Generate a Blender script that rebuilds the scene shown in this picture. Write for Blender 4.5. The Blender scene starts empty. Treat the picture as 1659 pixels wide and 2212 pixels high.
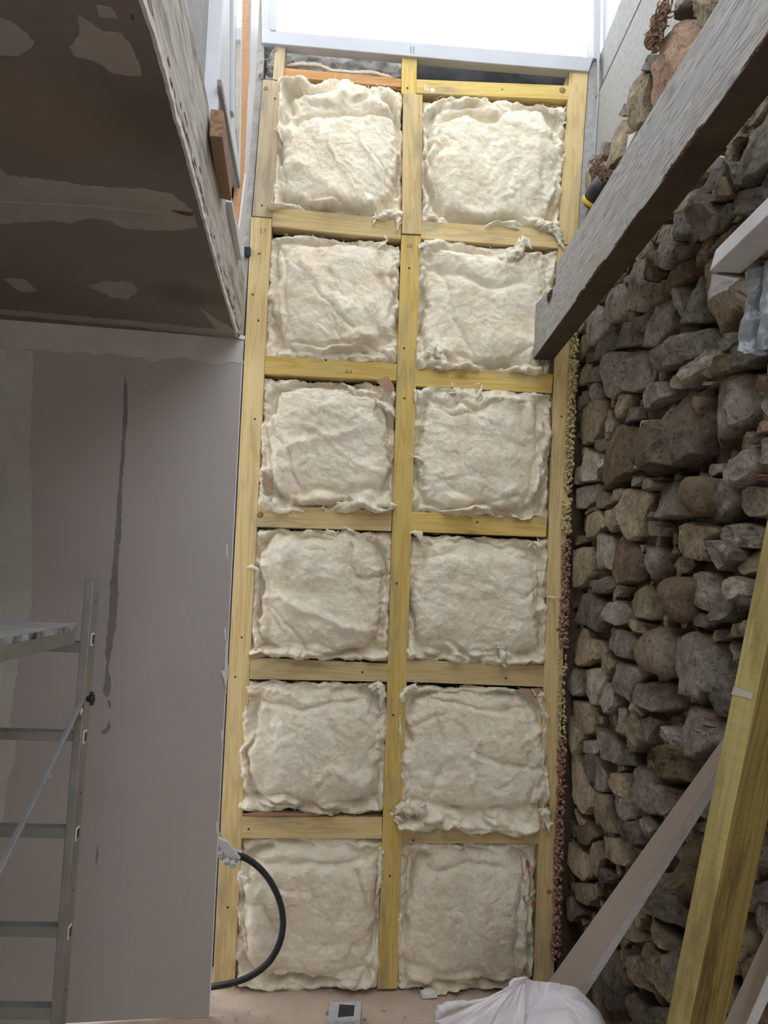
import bpy, bmesh, math, random
import numpy as np
from mathutils import Vector, Matrix

# ---------------------------------------------------------------- camera
CX, CY, FPX = 829.5, 1106.0, 1661.0
yaw, pitch, roll = math.radians(1.8), math.radians(4.6), math.radians(2.0)
FWD = np.array([math.sin(yaw)*math.cos(pitch), math.cos(yaw)*math.cos(pitch), math.sin(pitch)])
_rt = np.array([math.cos(yaw), -math.sin(yaw), 0.0]); _up = np.cross(_rt, FWD)
RGT = _rt*math.cos(roll)+_up*math.sin(roll)
UPV = -_rt*math.sin(roll)+_up*math.cos(roll)
EYE = np.array([0.0, 0.0, 1.4719])
cd = bpy.data.cameras.new('camera'); cam = bpy.data.objects.new('camera', cd)
bpy.context.scene.collection.objects.link(cam)
cd.sensor_fit = 'HORIZONTAL'; cd.sensor_width = 36.0; cd.lens = 36.0*FPX/1659.0
cd.clip_start = 0.02; cd.clip_end = 200
m = Matrix.Identity(4)
for i in range(3):
    m[i][0], m[i][1], m[i][2], m[i][3] = RGT[i], UPV[i], -FWD[i], EYE[i]
cam.matrix_world = m
SC = bpy.context.scene
SC.camera = cam

# ---------------------------------------------------------------- light: overcast sky through the open roof, added rear fill, exposure
w = bpy.data.worlds.new('overcast_sky'); SC.world = w; w.use_nodes = True
bg = w.node_tree.nodes['Background']
bg.inputs[0].default_value = (0.93, 0.965, 1.0, 1); bg.inputs[1].default_value = 2.6
SC.view_settings.view_transform = 'Standard'; SC.view_settings.look = 'None'
SC.view_settings.exposure = 0.27; SC.view_settings.gamma = 1.0; SC.view_settings.use_curve_mapping = False
def fill_light(name, loc, rot, sx, sy, power):
    l = bpy.data.lights.new(name, 'AREA'); l.shape = 'RECTANGLE'; l.size = sx; l.size_y = sy; l.energy = power
    l.color = (0.95, 0.97, 1.0)
    o = bpy.data.objects.new(name, l); SC.collection.objects.link(o); o.location = loc; o.rotation_euler = rot
    return o
fill_light('rear_fill_light', (0.15, -1.93, 1.0), (math.radians(-90), 0, 0), 1.1, 1.8, 54)  # added fill lamp behind the viewer; the rear wall has no doorway

# ---------------------------------------------------------------- points on real planes of the room
F = 2.85                                  # front face of the studs
def ray(x, y): return FWD + RGT*((x-CX)/FPX) - UPV*((y-CY)/FPX)
def onX(x, y, X): v = ray(x, y); return EYE + v*((X-EYE[0])/v[0])
def onY(x, y, Y): v = ray(x, y); return EYE + v*((Y-EYE[1])/v[1])
def onZ(x, y, Z): v = ray(x, y); return EYE + v*((Z-EYE[2])/v[2])
def onP(x, y, p, n): v = ray(x, y); return EYE + v*(np.dot(np.array(p)-EYE, n)/np.dot(v, n))
A7 = math.radians(7.0); BP = np.array([-0.433, 2.67, 0.0])       # the plasterboard partition
BN = np.array([-math.sin(A7), math.cos(A7), 0.0])
def onB(x, y, off=0.0): return onP(x, y, BP-BN*off, BN)
CZ = 2.28                                 # underside of the ceiling
A4 = math.radians(3.9); LP = np.array([-0.462, 2.80, 0.0])       # side of the roof opening, left
LN = np.array([math.cos(A4), math.sin(A4), 0.0])
LD = np.array([math.sin(A4), -math.cos(A4), 0.0])                # along it, towards the viewer
def onL(x, y, off=0.0): return onP(x, y, LP+LN*off, LN)
XW = 0.80                                 # face of the stone wall
Z3 = np.array([0, 0, 1.0])

# ---------------------------------------------------------------- object helpers
def link(o): SC.collection.objects.link(o); return o
def tag(o, label=None, cat=None, group=None, kind=None):
    if label: o['label'] = label
    if cat: o['category'] = cat
    if group: o['group'] = group
    if kind: o['kind'] = kind
    return o
def empty(name, loc, label=None, cat=None, group=None, kind=None):
    o = bpy.data.objects.new(name, None); o.location = tuple(float(c) for c in loc); o.empty_display_size = .1
    link(o); return tag(o, label, cat, group, kind)
def wpos(p):
    t = Vector((0, 0, 0))
    while p is not None: t = t + p.matrix_basis.translation; p = p.parent
    return t
def put(name, me, mtx, parent, mt):
    o = bpy.data.objects.new(name, me)
    if mt is not None and len(me.materials) == 0: me.materials.append(mt)
    link(o)
    if parent is not None:
        o.parent = parent
        if parent.type == 'EMPTY' or parent.matrix_basis.to_3x3() == Matrix.Identity(3):
            o.matrix_basis = Matrix.Translation(-wpos(parent)) @ mtx
        else:
            o.matrix_parent_inverse = WM[parent.name].inverted(); o.matrix_basis = mtx
    else:
        o.matrix_basis = mtx
    WM[o.name] = mtx.copy()
    return o
WM = {}
def mesh_obj(name, verts, faces, mt, parent=None, smooth=False, center=True, mtx=None, bevel=0.0):
    V = np.array(verts, float)
    if mtx is None:
        c = V.mean(0) if center else np.zeros(3)
        V = V-c; mtx = Matrix.Translation(Vector(c.tolist()))
    me = bpy.data.meshes.new(name); me.from_pydata(V.tolist(), [], [tuple(int(i) for i in f) for f in faces]); me.update()
    bm = bmesh.new(); bm.from_mesh(me); bmesh.ops.recalc_face_normals(bm, faces=bm.faces); bm.to_mesh(me); bm.free()
    if smooth:
        me.polygons.foreach_set('use_smooth', [True]*len(me.polygons))
    o = put(name, me, mtx, parent, mt)
    if bevel: b = o.modifiers.new('edge', 'BEVEL'); b.width = bevel; b.segments = 2; b.limit_method = 'ANGLE'
    return o
def frame_from(x, n, o):
    x = np.array(x, float); x = x/np.linalg.norm(x); n = np.array(n, float); n = n-x*np.dot(n, x); n = n/np.linalg.norm(n)
    y = np.cross(n, x)
    mt = Matrix.Identity(4)
    for i in range(3): mt[i][0], mt[i][1], mt[i][2], mt[i][3] = x[i], y[i], n[i], o[i]
    return mt
def slab(name, quad, thick, mt, parent=None, bevel=0.0012, **k):
    """A board: its visible face given by points, extruded along THICK; local x runs along its longest edge."""
    q = [np.array(p, float) for p in quad]; t = np.array(thick, float); n = len(q)
    L = [np.linalg.norm(q[(i+1) % n]-q[i]) for i in range(n)]; i = int(np.argmax(L))
    fr = frame_from(q[(i+1) % n]-q[i], -t, np.mean(q, 0)); inv = fr.inverted()
    V = [tuple(inv @ Vector(p.tolist())) for p in q+[p+t for p in q]]
    fa = [tuple(range(n)), tuple(range(2*n-1, n-1, -1))]+[(j, (j+1) % n, n+(j+1) % n, n+j) for j in range(n)]
    return mesh_obj(name, V, fa, mt, parent, mtx=fr, bevel=bevel, **k)
def bar(name, p0, p1, w, h, up, mt, parent=None, bevel=0.001):
    p0, p1, up = (np.array(v, float) for v in (p0, p1, up)); d = (p1-p0)/np.linalg.norm(p1-p0)
    s = np.cross(d, up); s = s/np.linalg.norm(s); u = np.cross(s, d)
    q = [p0-s*w/2-u*h/2, p1-s*w/2-u*h/2, p1+s*w/2-u*h/2, p0+s*w/2-u*h/2]
    return slab(name, q, u*h, mt, parent, bevel)
def box(name, lo, hi, mt, parent=None, bevel=0.0, **k):
    x0, y0, z0 = lo; x1, y1, z1 = hi
    return slab(name, [(x0, y0, z0), (x1, y0, z0), (x1, y1, z0), (x0, y1, z0)], (0, 0, z1-z0), mt, parent, bevel, **k)
def lathe(name, prof, p, axis, mt, parent=None, seg=24, smooth=True):
    fr = frame_from(np.cross(axis, [0.13, 0.2, 0.97]), axis, p); V = []; fa = []
    for r, z in prof: V += [(r*math.cos(2*math.pi*i/seg), r*math.sin(2*math.pi*i/seg), z) for i in range(seg)]
    for j in range(len(prof)-1): fa += [(j*seg+i, j*seg+(i+1) % seg, (j+1)*seg+(i+1) % seg, (j+1)*seg+i) for i in range(seg)]
    fa += [tuple(range(seg-1, -1, -1)), tuple(range((len(prof)-1)*seg, len(prof)*seg))]
    return mesh_obj(name, V, fa, mt, parent, mtx=fr, smooth=smooth)

# ---------------------------------------------------------------- numpy noise
_rng = np.random.RandomState(7)
_perm = np.concatenate([_rng.permutation(256)]*3)
_g = _rng.randn(256, 3); _g /= np.linalg.norm(_g, axis=1)[:, None]
def perlin(P):
    P = np.asarray(P, float); i0 = np.floor(P).astype(int); f = P-i0; i0 &= 255
    u = f*f*f*(f*(f*6-15)+10); out = 0
    for dx in (0, 1):
        for dy in (0, 1):
            for dz in (0, 1):
                h = _perm[_perm[_perm[i0[..., 0]+dx]+i0[..., 1]+dy]+i0[..., 2]+dz]
                g = _g[h]; d = f-np.array([dx, dy, dz])
                wgt = (u[..., 0] if dx else 1-u[..., 0])*(u[..., 1] if dy else 1-u[..., 1])*(u[..., 2] if dz else 1-u[..., 2])
                out = out+wgt*(g*d).sum(-1)
    return out
def fbm(P, octv=4, gain=.5):
    P = np.asarray(P, float); s = 0; a = 1
    for k in range(octv): s = s+a*perlin(P*(2**k)+k*17.3); a *= gain
    return s
def billow(P, octv=3, gain=.5):
    P = np.asarray(P, float); s = 0; a = 1
    for k in range(octv): s = s+a*(np.abs(perlin(P*(2**k)+k*11.7))*2.2-.45); a *= gain
    return s
def P3(a, b, c=0.0): a = np.asarray(a, float); return np.stack([a, np.asarray(b, float)+0*a, np.zeros_like(a)+c], -1)

# ---------------------------------------------------------------- materials
def nodes(name):
    mt = bpy.data.materials.new(name); mt.use_nodes = True; nt = mt.node_tree
    return mt, nt, nt.nodes['Principled BSDF']
def N(nt, typ, **kw):
    n = nt.nodes.new(typ)
    for k, v in kw.items():
        if k.startswith('i_'):
            key = k[2:]; key = int(key) if key.isdigit() else key.replace('_', ' ')
            n.inputs[key].default_value = v
        else: setattr(n, k, v)
    return n
def ramp(nt, fac, stops, interp='LINEAR'):
    r = N(nt, 'ShaderNodeValToRGB'); r.color_ramp.interpolation = interp; e = r.color_ramp.elements
    while len(e) < len(stops): e.new(0.5)
    for el, (p, c) in zip(e, stops):
        el.position = p; el.color = (c[0], c[1], c[2], 1) if hasattr(c, '__len__') else (c, c, c, 1)
    nt.links.new(fac, r.inputs[0]); return r.outputs[0]
def noise(nt, vec, scale, detail=5, rough=.6, dist=0.0):
    n = N(nt, 'ShaderNodeTexNoise'); n.inputs['Scale'].default_value = scale; n.inputs['Detail'].default_value = detail
    n.inputs['Roughness'].default_value = rough; n.inputs['Distortion'].default_value = dist
    nt.links.new(vec, n.inputs['Vector']); return n.outputs['Fac']
def coords(nt, scale=(1, 1, 1), rnd=True, world=False):
    if world:
        src = N(nt, 'ShaderNodeNewGeometry').outputs['Position']
    else: src = N(nt, 'ShaderNodeTexCoord').outputs['Object']
    mp = N(nt, 'ShaderNodeMapping'); mp.inputs['Scale'].default_value = scale; nt.links.new(src, mp.inputs['Vector'])
    if rnd and not world:
        oi = N(nt, 'ShaderNodeObjectInfo'); mu = N(nt, 'ShaderNodeMath', operation='MULTIPLY', i_1=37.0)
        nt.links.new(oi.outputs['Random'], mu.inputs[0])
        cb = N(nt, 'ShaderNodeCombineXYZ')
        for k in range(3): nt.links.new(mu.outputs[0], cb.inputs[k])
        nt.links.new(cb.outputs[0], mp.inputs['Location'])
    return mp.outputs[0]
def mix(nt, fac, a, b, mode='MIX'):
    m_ = N(nt, 'ShaderNodeMix', data_type='RGBA', blend_type=mode)
    for s, v in ((0, fac), (6, a), (7, b)):
        if hasattr(v, 'is_linked'): nt.links.new(v, m_.inputs[s])
        elif s == 0: m_.inputs[0].default_value = v
        else: m_.inputs[s].default_value = (v[0], v[1], v[2], 1)
    return m_.outputs[2]
def rnd_value(nt, col, amount):
    oi = N(nt, 'ShaderNodeObjectInfo'); mr = N(nt, 'ShaderNodeMapRange'); mr.inputs['To Min'].default_value = 1-amount; mr.inputs['To Max'].default_value = 1+amount
    nt.links.new(oi.outputs['Random'], mr.inputs[0])
    h = N(nt, 'ShaderNodeHueSaturation'); nt.links.new(mr.outputs[0], h.inputs['Value']); nt.links.new(col, h.inputs['Color'])
    return h.outputs[0]
def bump(nt, bs, hgt, strength, dist, chain=None):
    b = N(nt, 'ShaderNodeBump'); b.inputs['Strength'].default_value = strength; b.inputs['Distance'].default_value = dist
    nt.links.new(hgt, b.inputs['Height'])
    if chain is not None: nt.links.new(chain, b.inputs['Normal'])
    nt.links.new(b.outputs[0], bs.inputs['Normal']); return b.outputs[0]
def plain(name, c1, c2=None, scale=8, rough=.7, bmp=.2, bscale=60, bd=.002, metal=0.0, spec=.3, rv=.0, stretch=(1, 1, 1), world=False):
    mt, nt, bs = nodes(name); c2 = c2 or c1; v = coords(nt, stretch, world=world)
    col = ramp(nt, noise(nt, v, scale), [(.3, c1), (.7, c2)])
    if rv: col = rnd_value(nt, col, rv)
    nt.links.new(col, bs.inputs['Base Color']); bs.inputs['Roughness'].default_value = rough; bs.inputs['Metallic'].default_value = metal
    bs.inputs['Specular IOR Level'].default_value = spec
    if bmp: bump(nt, bs, noise(nt, v, bscale, 4), bmp, bd)
    return mt
def wood(name, light, dark, stain=None, grain=1.0, knots=True, rough=.75, rv=.08, sawn=0.0, bmp=.25, stain_amt=.35):
    mt, nt, bs = nodes(name)
    v = coords(nt, (.8, 14, 14)); v2 = coords(nt, (.28, 80, 80)); v3 = coords(nt, (1, 1, 1))
    g = noise(nt, v, 1.6*grain, 3, .5, .6)
    wv = N(nt, 'ShaderNodeMath', operation='SINE'); mu = N(nt, 'ShaderNodeMath', operation='MULTIPLY', i_1=42.0*grain)
    nt.links.new(g, mu.inputs[0]); nt.links.new(mu.outputs[0], wv.inputs[0])
    mr = N(nt, 'ShaderNodeMapRange'); mr.inputs['From Min'].default_value = -1; nt.links.new(wv.outputs[0], mr.inputs[0])
    col = ramp(nt, mr.outputs[0], [(0, dark), (.45, light), (1, light)])
    fine = noise(nt, v2, 3, 4)
    col = mix(nt, .25, col, ramp(nt, fine, [(.3, tuple(c*.7 for c in dark)), (.65, light)]), 'MIX')
    if stain:
        s = noise(nt, coords(nt, (2.2, 9, 9)), 1.7, 5, .65)
        fac = ramp(nt, s, [(.5, 0.0), (.68, stain_amt*2)])
        col = mix(nt, fac, col, stain)
    if knots:
        vo = N(nt, 'ShaderNodeTexVoronoi', i_Scale=2.6); nt.links.new(coords(nt, (1.3, 3.2, 3.2)), vo.inputs['Vector'])
        k = ramp(nt, vo.outputs['Distance'], [(.05, .85), (.1, .25), (.16, 0.0)])
        col = mix(nt, k, col, tuple(c*.42 for c in dark))
    if sawn:
        ws = noise(nt, coords(nt, (260, 6, 6)), 1.0, 2)
        col = mix(nt, ramp(nt, ws, [(.42, sawn), (.55, 0.0)]), col, tuple(c*.6 for c in dark))
    col = rnd_value(nt, col, rv)
    nt.links.new(col, bs.inputs['Base Color']); bs.inputs['Roughness'].default_value = rough; bs.inputs['Specular IOR Level'].default_value = .25
    b = bump(nt, bs, mr.outputs[0], bmp, .0006); bump(nt, bs, fine, bmp*1.4, .0012, b)
    return mt
PINE = wood('treated_pine', (.66, .52, .27), (.56, .40, .17), stain=(.30, .26, .18))
PINE_Y = wood('yellow_treated_pine', (.66, .50, .17), (.56, .38, .10), stain=(.30, .26, .18))
PINE_O = wood('orange_pine', (.60, .34, .15), (.48, .24, .09), knots=False)
PINE_P = wood('pale_pine', (.55, .45, .30), (.44, .33, .19), stain=(.25, .22, .18))
PROPW = wood('green_yellow_prop', (.56, .48, .20), (.46, .38, .14), stain=(.22, .17, .07), sawn=.22, knots=False, stain_amt=.45, grain=.6)
PROPW2 = wood('rough_olive_face', (.36, .28, .09), (.24, .18, .055), stain=(.10, .07, .025), sawn=.1, knots=False, stain_amt=.5, bmp=.5)
OLDW = wood('weathered_oak', (.48, .47, .46), (.22, .21, .20), stain=(.34, .31, .24), grain=1.9, rough=.9, bmp=.8, rv=0)
JOISTW = wood('limed_joist', (.60, .56, .51), (.36, .32, .27), stain=(.12, .10, .085), grain=1.2, knots=False, rough=.9, bmp=.4, rv=0, stain_amt=.4)
BROWNW = wood('brown_timber', (.30, .19, .12), (.18, .10, .06), knots=False)
WHITEP = plain('white_paint', (.66, .68, .73), (.60, .62, .67), 5, .45, .1, 40, .001, spec=.5)
SILLP = plain('worn_white_paint', (.50, .515, .55), (.44, .455, .49), 6, .45, .1, 40, .001, spec=.4)
WHITEP2 = plain('dull_white_paint', (.70, .71, .74), (.52, .52, .53), 9, .6, .3, 70, .001)
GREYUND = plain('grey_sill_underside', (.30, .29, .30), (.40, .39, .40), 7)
ORANGEB = wood('orange_lining', (.72, .40, .20), (.62, .32, .14), knots=False, rv=0)
def board_paper(name, a, b, spots):
    mt, nt, bs = nodes(name); v = coords(nt, world=True)
    col = ramp(nt, noise(nt, v, 1.6, 4), [(.3, a), (.7, b)])
    col = mix(nt, ramp(nt, noise(nt, v, 220, 2), [(.45, 0.0), (.75, .28)]), col, tuple(c*1.25 for c in b))
    for (p, r, c, amt) in spots:
        d = N(nt, 'ShaderNodeVectorMath', operation='DISTANCE'); nt.links.new(v, d.inputs[0]); d.inputs[1].default_value = tuple(p)
        ad = N(nt, 'ShaderNodeMath', operation='MULTIPLY_ADD', i_1=r*1.3); nt.links.new(noise(nt, v, 9, 6, .7), ad.inputs[0]); nt.links.new(d.outputs['Value'], ad.inputs[2])
        f_ = ramp(nt, ad.outputs[0], [(max(0, r*.9), amt), (min(1, r*1.7), 0.0)])
        col = mix(nt, f_, col, c)
    nt.links.new(col, bs.inputs['Base Color']); bs.inputs['Roughness'].default_value = .85; bs.inputs['Specular IOR Level'].default_value = .2
    bump(nt, bs, noise(nt, v, 300, 2), .15, .0006)
    return mt
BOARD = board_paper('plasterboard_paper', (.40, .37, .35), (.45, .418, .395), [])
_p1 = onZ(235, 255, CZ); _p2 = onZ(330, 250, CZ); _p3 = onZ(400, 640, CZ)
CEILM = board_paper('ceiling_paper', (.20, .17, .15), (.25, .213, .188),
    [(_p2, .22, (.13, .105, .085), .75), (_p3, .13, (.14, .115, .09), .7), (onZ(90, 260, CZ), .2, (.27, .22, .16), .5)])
OFFCUT = board_paper('offcut_paper', (.44, .375, .325), (.49, .42, .37), [])
PLAST = plain('joint_filler', (.58, .555, .53), (.49, .465, .44), 9, .8, .3, 30, .001, world=True)
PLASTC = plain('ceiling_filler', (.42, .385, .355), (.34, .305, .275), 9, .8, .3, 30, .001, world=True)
STAIN = plain('grey_drip_stain', (.19, .175, .185), (.25, .235, .24), 14, .8, 0)
GYP = plain('gypsum_edge', (.66, .67, .71), (.78, .79, .82), 60, .9, .4, 200, .001)
TORN = plain('torn_paper', (.80, .78, .76), (.62, .60, .57), 30, .9, .3, 80, .002)
FLOORM = plain('dusty_floor', (.56, .45, .365), (.46, .36, .285), 6, .95, .8, 40, .004, world=True)
CEMENT = plain('grey_cement_sheet', (.30, .30, .295), (.42, .42, .41), 60, .9, .4, 160, .001, world=True)
CEMENT_B = plain('grey_mortar', (.37, .355, .33), (.25, .24, .225), 30, .95, .9, 60, .006, world=True)
DARKW = plain('near_black_masonry', (.025, .026, .028), (.06, .06, .062), 5, .95, .6, 30, .01, world=True)  # near-black grey for the wall behind the studs and the offcut's top
SOIL = plain('earth_mortar', (.16, .11, .075), (.10, .07, .05), 14, 1.0, 1.0, 70, .01, spec=.1, world=True)
ALU = plain('dull_aluminium', (.36, .365, .355), (.26, .265, .255), 12, .45, .1, 80, .0005, metal=.7)
STEEL = plain('galvanised_brace', (.45, .48, .50), (.36, .38, .40), 20, .5, .1, 80, .0005, metal=.6)
BLACKP = plain('black_plastic', (.012, .014, .018), (.02, .022, .028), 20, .45, 0, spec=.5)
GREYP = plain('light_grey_plastic', (.56, .56, .57), (.60, .60, .61), 10, .5, 0, spec=.4)
GREYP2 = plain('pale_grey_gland', (.62, .64, .68), (.66, .68, .72), 10, .45, 0, spec=.4)
YELP = plain('yellow_plastic', (.80, .62, .04), (.74, .55, .03), 10, .5, 0)
DARKPAINT = plain('paint_spattered_edge', (.025, .027, .03), (.55, .56, .57), 26, .6, .2, 50, .001)
PLYTOP = plain('paint_spattered_top', (.46, .47, .48), (.34, .34, .33), 22, .6, .2, 60, .001)
SCREWM = plain('rusty_screw', (.05, .04, .035), (.12, .10, .09), 200, .5, 0, metal=.6)
KRAFT = plain('brown_backing_paper', (.34, .20, .13), (.42, .27, .18), 20, .7, .3, 50, .001)
ROOTM = plain('rusty_roots', (.17, .10, .065), (.26, .17, .11), 60, .95, .3, 90, .002)
SACKM = plain('white_sack', (.80, .76, .80), (.70, .66, .71), 10, .55, .5, 260, .0012, spec=.4)
YWOOL = plain('yellow_wool', (.66, .56, .28), (.50, .42, .24), 50, 1, .8, 120, .004, spec=.1)
CRUMB = plain('mortar_crumb', (.52, .45, .38), (.40, .34, .28), 90)
PWOOL = plain('pink_wool', (.46, .29, .23), (.30, .17, .13), 50, 1, .8, 120, .004, spec=.1)
def make_plastic(name, c, alpha):
    mt, nt, bs = nodes(name); bs.inputs['Base Color'].default_value = (*c, 1); bs.inputs['Roughness'].default_value = .22
    bs.inputs['Alpha'].default_value = alpha; bs.inputs['Specular IOR Level'].default_value = .6
    bump(nt, bs, noise(nt, coords(nt), 12, 4), .6, .01); return mt
FILM = make_plastic('clear_film', (.55, .57, .60), .38)
FILM2 = make_plastic('grey_polythene', (.27, .30, .33), .88)
def make_glass():
    mt, nt, bs = nodes('window_glass'); gl = N(nt, 'ShaderNodeBsdfGlossy', i_Roughness=.02); tr = N(nt, 'ShaderNodeBsdfTransparent')
    mx = N(nt, 'ShaderNodeMixShader'); mx.inputs[0].default_value = .06
    nt.links.new(tr.outputs[0], mx.inputs[1]); nt.links.new(gl.outputs[0], mx.inputs[2])
    nt.links.new(mx.outputs[0], nt.nodes['Material Output'].inputs['Surface']); return mt
GLASS = make_glass()
def wool():
    mt, nt, bs = nodes('mineral_wool'); v = coords(nt, rnd=True)
    col = ramp(nt, noise(nt, v, 6, 5, .6, .6), [(.30, (.79, .69, .51)), (.48, (.87, .81, .675)), (.68, (.91, .88, .79))])
    wisp = noise(nt, v, 14, 9, .68, 2.2)
    col = mix(nt, .5, col, ramp(nt, wisp, [(.36, (.76, .66, .50)), (.55, (.93, .90, .83))]))
    col = mix(nt, 1.0, col, (1.05, 1.03, .975), 'MULTIPLY')
    nt.links.new(col, bs.inputs['Base Color']); bs.inputs['Roughness'].default_value = 1.0; bs.inputs['Specular IOR Level'].default_value = .03
    bs.inputs['Subsurface Weight'].default_value = .3; bs.inputs['Subsurface Radius'].default_value = (1.0, 1.0, 1.0); bs.inputs['Subsurface Scale'].default_value = .012
    b = bump(nt, bs, wisp, .6, .014); b = bump(nt, bs, noise(nt, v, 60, 6, .75, 1.6), .6, .005, b); bump(nt, bs, noise(nt, v, 320, 3, .7), .5, .0015, b)
    return mt
WOOL = wool()
def stone_mat(name, a, b, c, streak=(1, 1, 1), dust=(.25, .18, .125)):
    mt, nt, bs = nodes(name); v = coords(nt, streak)
    col = ramp(nt, noise(nt, v, 16, 7, .7, .3), [(.30, a), (.52, b), (.70, c)])
    pit = noise(nt, v, 75, 5, .75)
    col = mix(nt, ramp(nt, pit, [(.34, .85), (.47, 0.0)]), col, tuple(x*.3 for x in a)); col = mix(nt, ramp(nt, noise(nt, v, 45, 7, .75), [(.54, 0.0), (.68, .6)]), col, tuple(min(.8, x*1.35) for x in c))
    lay = noise(nt, coords(nt, (60, 8, 8)), 1.0, 4)
    col = rnd_value(nt, col, .20); col = mix(nt, 1.0, col, (1.40, 1.36, 1.29), 'MULTIPLY')
    ge = N(nt, 'ShaderNodeNewGeometry'); sx = N(nt, 'ShaderNodeSeparateXYZ'); nt.links.new(ge.outputs['Normal'], sx.inputs[0])
    ad = N(nt, 'ShaderNodeMath', operation='MULTIPLY_ADD', i_1=.7); nt.links.new(noise(nt, v, 30, 4), ad.inputs[0]); nt.links.new(sx.outputs['Z'], ad.inputs[2])
    col = mix(nt, ramp(nt, ad.outputs[0], [(.62, 0.0), (.95, .8)]), col, dust)
    nt.links.new(col, bs.inputs['Base Color']); bs.inputs['Roughness'].default_value = .95; bs.inputs['Specular IOR Level'].default_value = .15
    b1 = bump(nt, bs, noise(nt, v, 24, 9, .76), 1.0, .026); b2 = bump(nt, bs, pit, .7, .004, b1)
    vo = N(nt, 'ShaderNodeTexVoronoi', i_Scale=34.0, feature='F1'); nt.links.new(coords(nt, (1, 1.2, 1.6)), vo.inputs['Vector']); bump(nt, bs, vo.outputs['Distance'], .45, .008, b2)
    return mt
ST = {'g': stone_mat('grey_limestone', (.17, .15, .13), (.285, .26, .235), (.42, .395, .365)),
      'w': stone_mat('pale_limestone', (.26, .23, .195), (.42, .385, .34), (.58, .54, .49)),
      'd': stone_mat('dark_slate_stone', (.095, .083, .072), (.175, .155, .138), (.28, .255, .23)),
      'b': stone_mat('brown_sandstone', (.12, .085, .055), (.20, .15, .105), (.31, .24, .175)),
      't': stone_mat('tan_stone', (.22, .18, .125), (.34, .285, .21), (.47, .41, .32)),
      'k': stone_mat('dark_brown_block', (.085, .068, .052), (.14, .115, .09), (.23, .19, .145)),
      'p': stone_mat('pink_sandstone', (.34, .22, .165), (.42, .285, .22), (.50, .36, .29)),
      'c': stone_mat('brown_cobble', (.15, .11, .078), (.22, .17, .122), (.29, .23, .17)),
      'r': stone_mat('tan_cobble', (.25, .205, .155), (.36, .30, .235), (.45, .39, .32))}
BEAMU = plain('dark_brown_underside', (.10, .075, .045), (.055, .042, .028), 9, .9, .5, 60, .002)  # darker brown for the downward faces of the beam

# ================================================================ the setting
def struct(o): o['kind'] = 'structure'; return o
def grid_floor():
    xs = np.linspace(-3.1, 1.25, 150); ys = np.linspace(-2.1, 3.05, 180); X, Y = np.meshgrid(xs, ys)
    Z = fbm(P3(X*3, Y*3), 4)*.006+np.maximum(0, fbm(P3(X*11, Y*11, 3), 3)-.12)*.02-.004
    V = np.stack([X, Y, Z], -1).reshape(-1, 3); n = len(xs)
    fa = [(j*n+i, j*n+i+1, (j+1)*n+i+1, (j+1)*n+i) for j in range(len(ys)-1) for i in range(n-1)]
    struct(mesh_obj('floor', V, fa, FLOORM, smooth=True, center=False))
grid_floor()
# masonry behind the stud frame
def rough_wall(name, o, e1, n1, e2, n2, nrm, amp, sc, mt, **k):
    o, e1, e2, nrm = (np.array(v, float) for v in (o, e1, e2, nrm))
    s, t = np.meshgrid(np.linspace(0, 1, n1), np.linspace(0, 1, n2))
    P = o+s[..., None]*e1+t[..., None]*e2; P = P+nrm*(fbm(P*sc, 5)*amp)[..., None]
    V = P.reshape(-1, 3); fa = [(j*n1+i, j*n1+i+1, (j+1)*n1+i+1, (j+1)*n1+i) for j in range(n2-1) for i in range(n1-1)]
    return mesh_obj(name, V, fa, mt, center=False, **k)
struct(rough_wall('wall_back', (-.62, F+.16, -.02), (1.75, 0, 0), 110, (0, 0, 3.66), 200, (0, -1, 0), .03, 7, DARKW, smooth=True))
# plaster and mortar remains on that wall under the window
_zl, _zh = onY(700, 172, F+.12)[2], onY(700, 112, F+.12)[2]
mb = rough_wall('wall_back_mortar', (-.42, F+.125, _zl), (.58, 0, 0), 60, (0, 0, _zh-_zl), 26, (0, -1, 0), .045, 11, CEMENT_B, smooth=True)
mb.name = 'trim_8'; struct(mb)
# plasterboard partition on the left, 12.5 mm board
def bpt(s, z, off=0.0):                   # s metres left of its free edge
    d = np.array([-math.cos(A7), -math.sin(A7), 0.0]); p = BP+d*s-BN*off; return np.array([p[0], p[1], z])
fe = [onB(452, 2197)[:2], onB(526, 740)[:2]]
wl = slab('wall_left', [bpt(0, CZ), bpt(0.0, 0.004), bpt(2.4, 0.004), bpt(2.4, CZ)], BN*.0125, BOARD, bevel=0); struct(wl)
sid = slab('board_core', [bpt(-.0012, CZ-.002), bpt(-.0012, .02), bpt(.002, .02), bpt(.002, CZ-.002)], BN*.0122, GYP, wl, bevel=0)
def torn_poly(name, px, plane, mt, parent, nrm, thick=.0015, jit=2.0, seg=9, seed=0):
    """A thin coat with a ragged outline lying on a plane."""
    rs = random.Random(seed); pts = []
    n = len(px)
    for i in range(n):
        a, b = px[i], px[(i+1) % n]; L = math.hypot(b[0]-a[0], b[1]-a[1]); k = max(1, int(L/seg))
        for j in range(k):
            f_ = j/k; q = (a[0]+(b[0]-a[0])*f_, a[1]+(b[1]-a[1])*f_); jj = 0 if j == 0 else jit
            pts.append(plane(q[0]+rs.uniform(-jj, jj), q[1]+rs.uniform(-jj, jj)))
    pts = np.array(pts); return slab(name, list(pts+np.array(nrm)*thick), np.array(nrm)*(-thick*1.5), mt, parent, bevel=0)
FR = -BN                                    # out of the partition, towards the viewer
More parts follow.
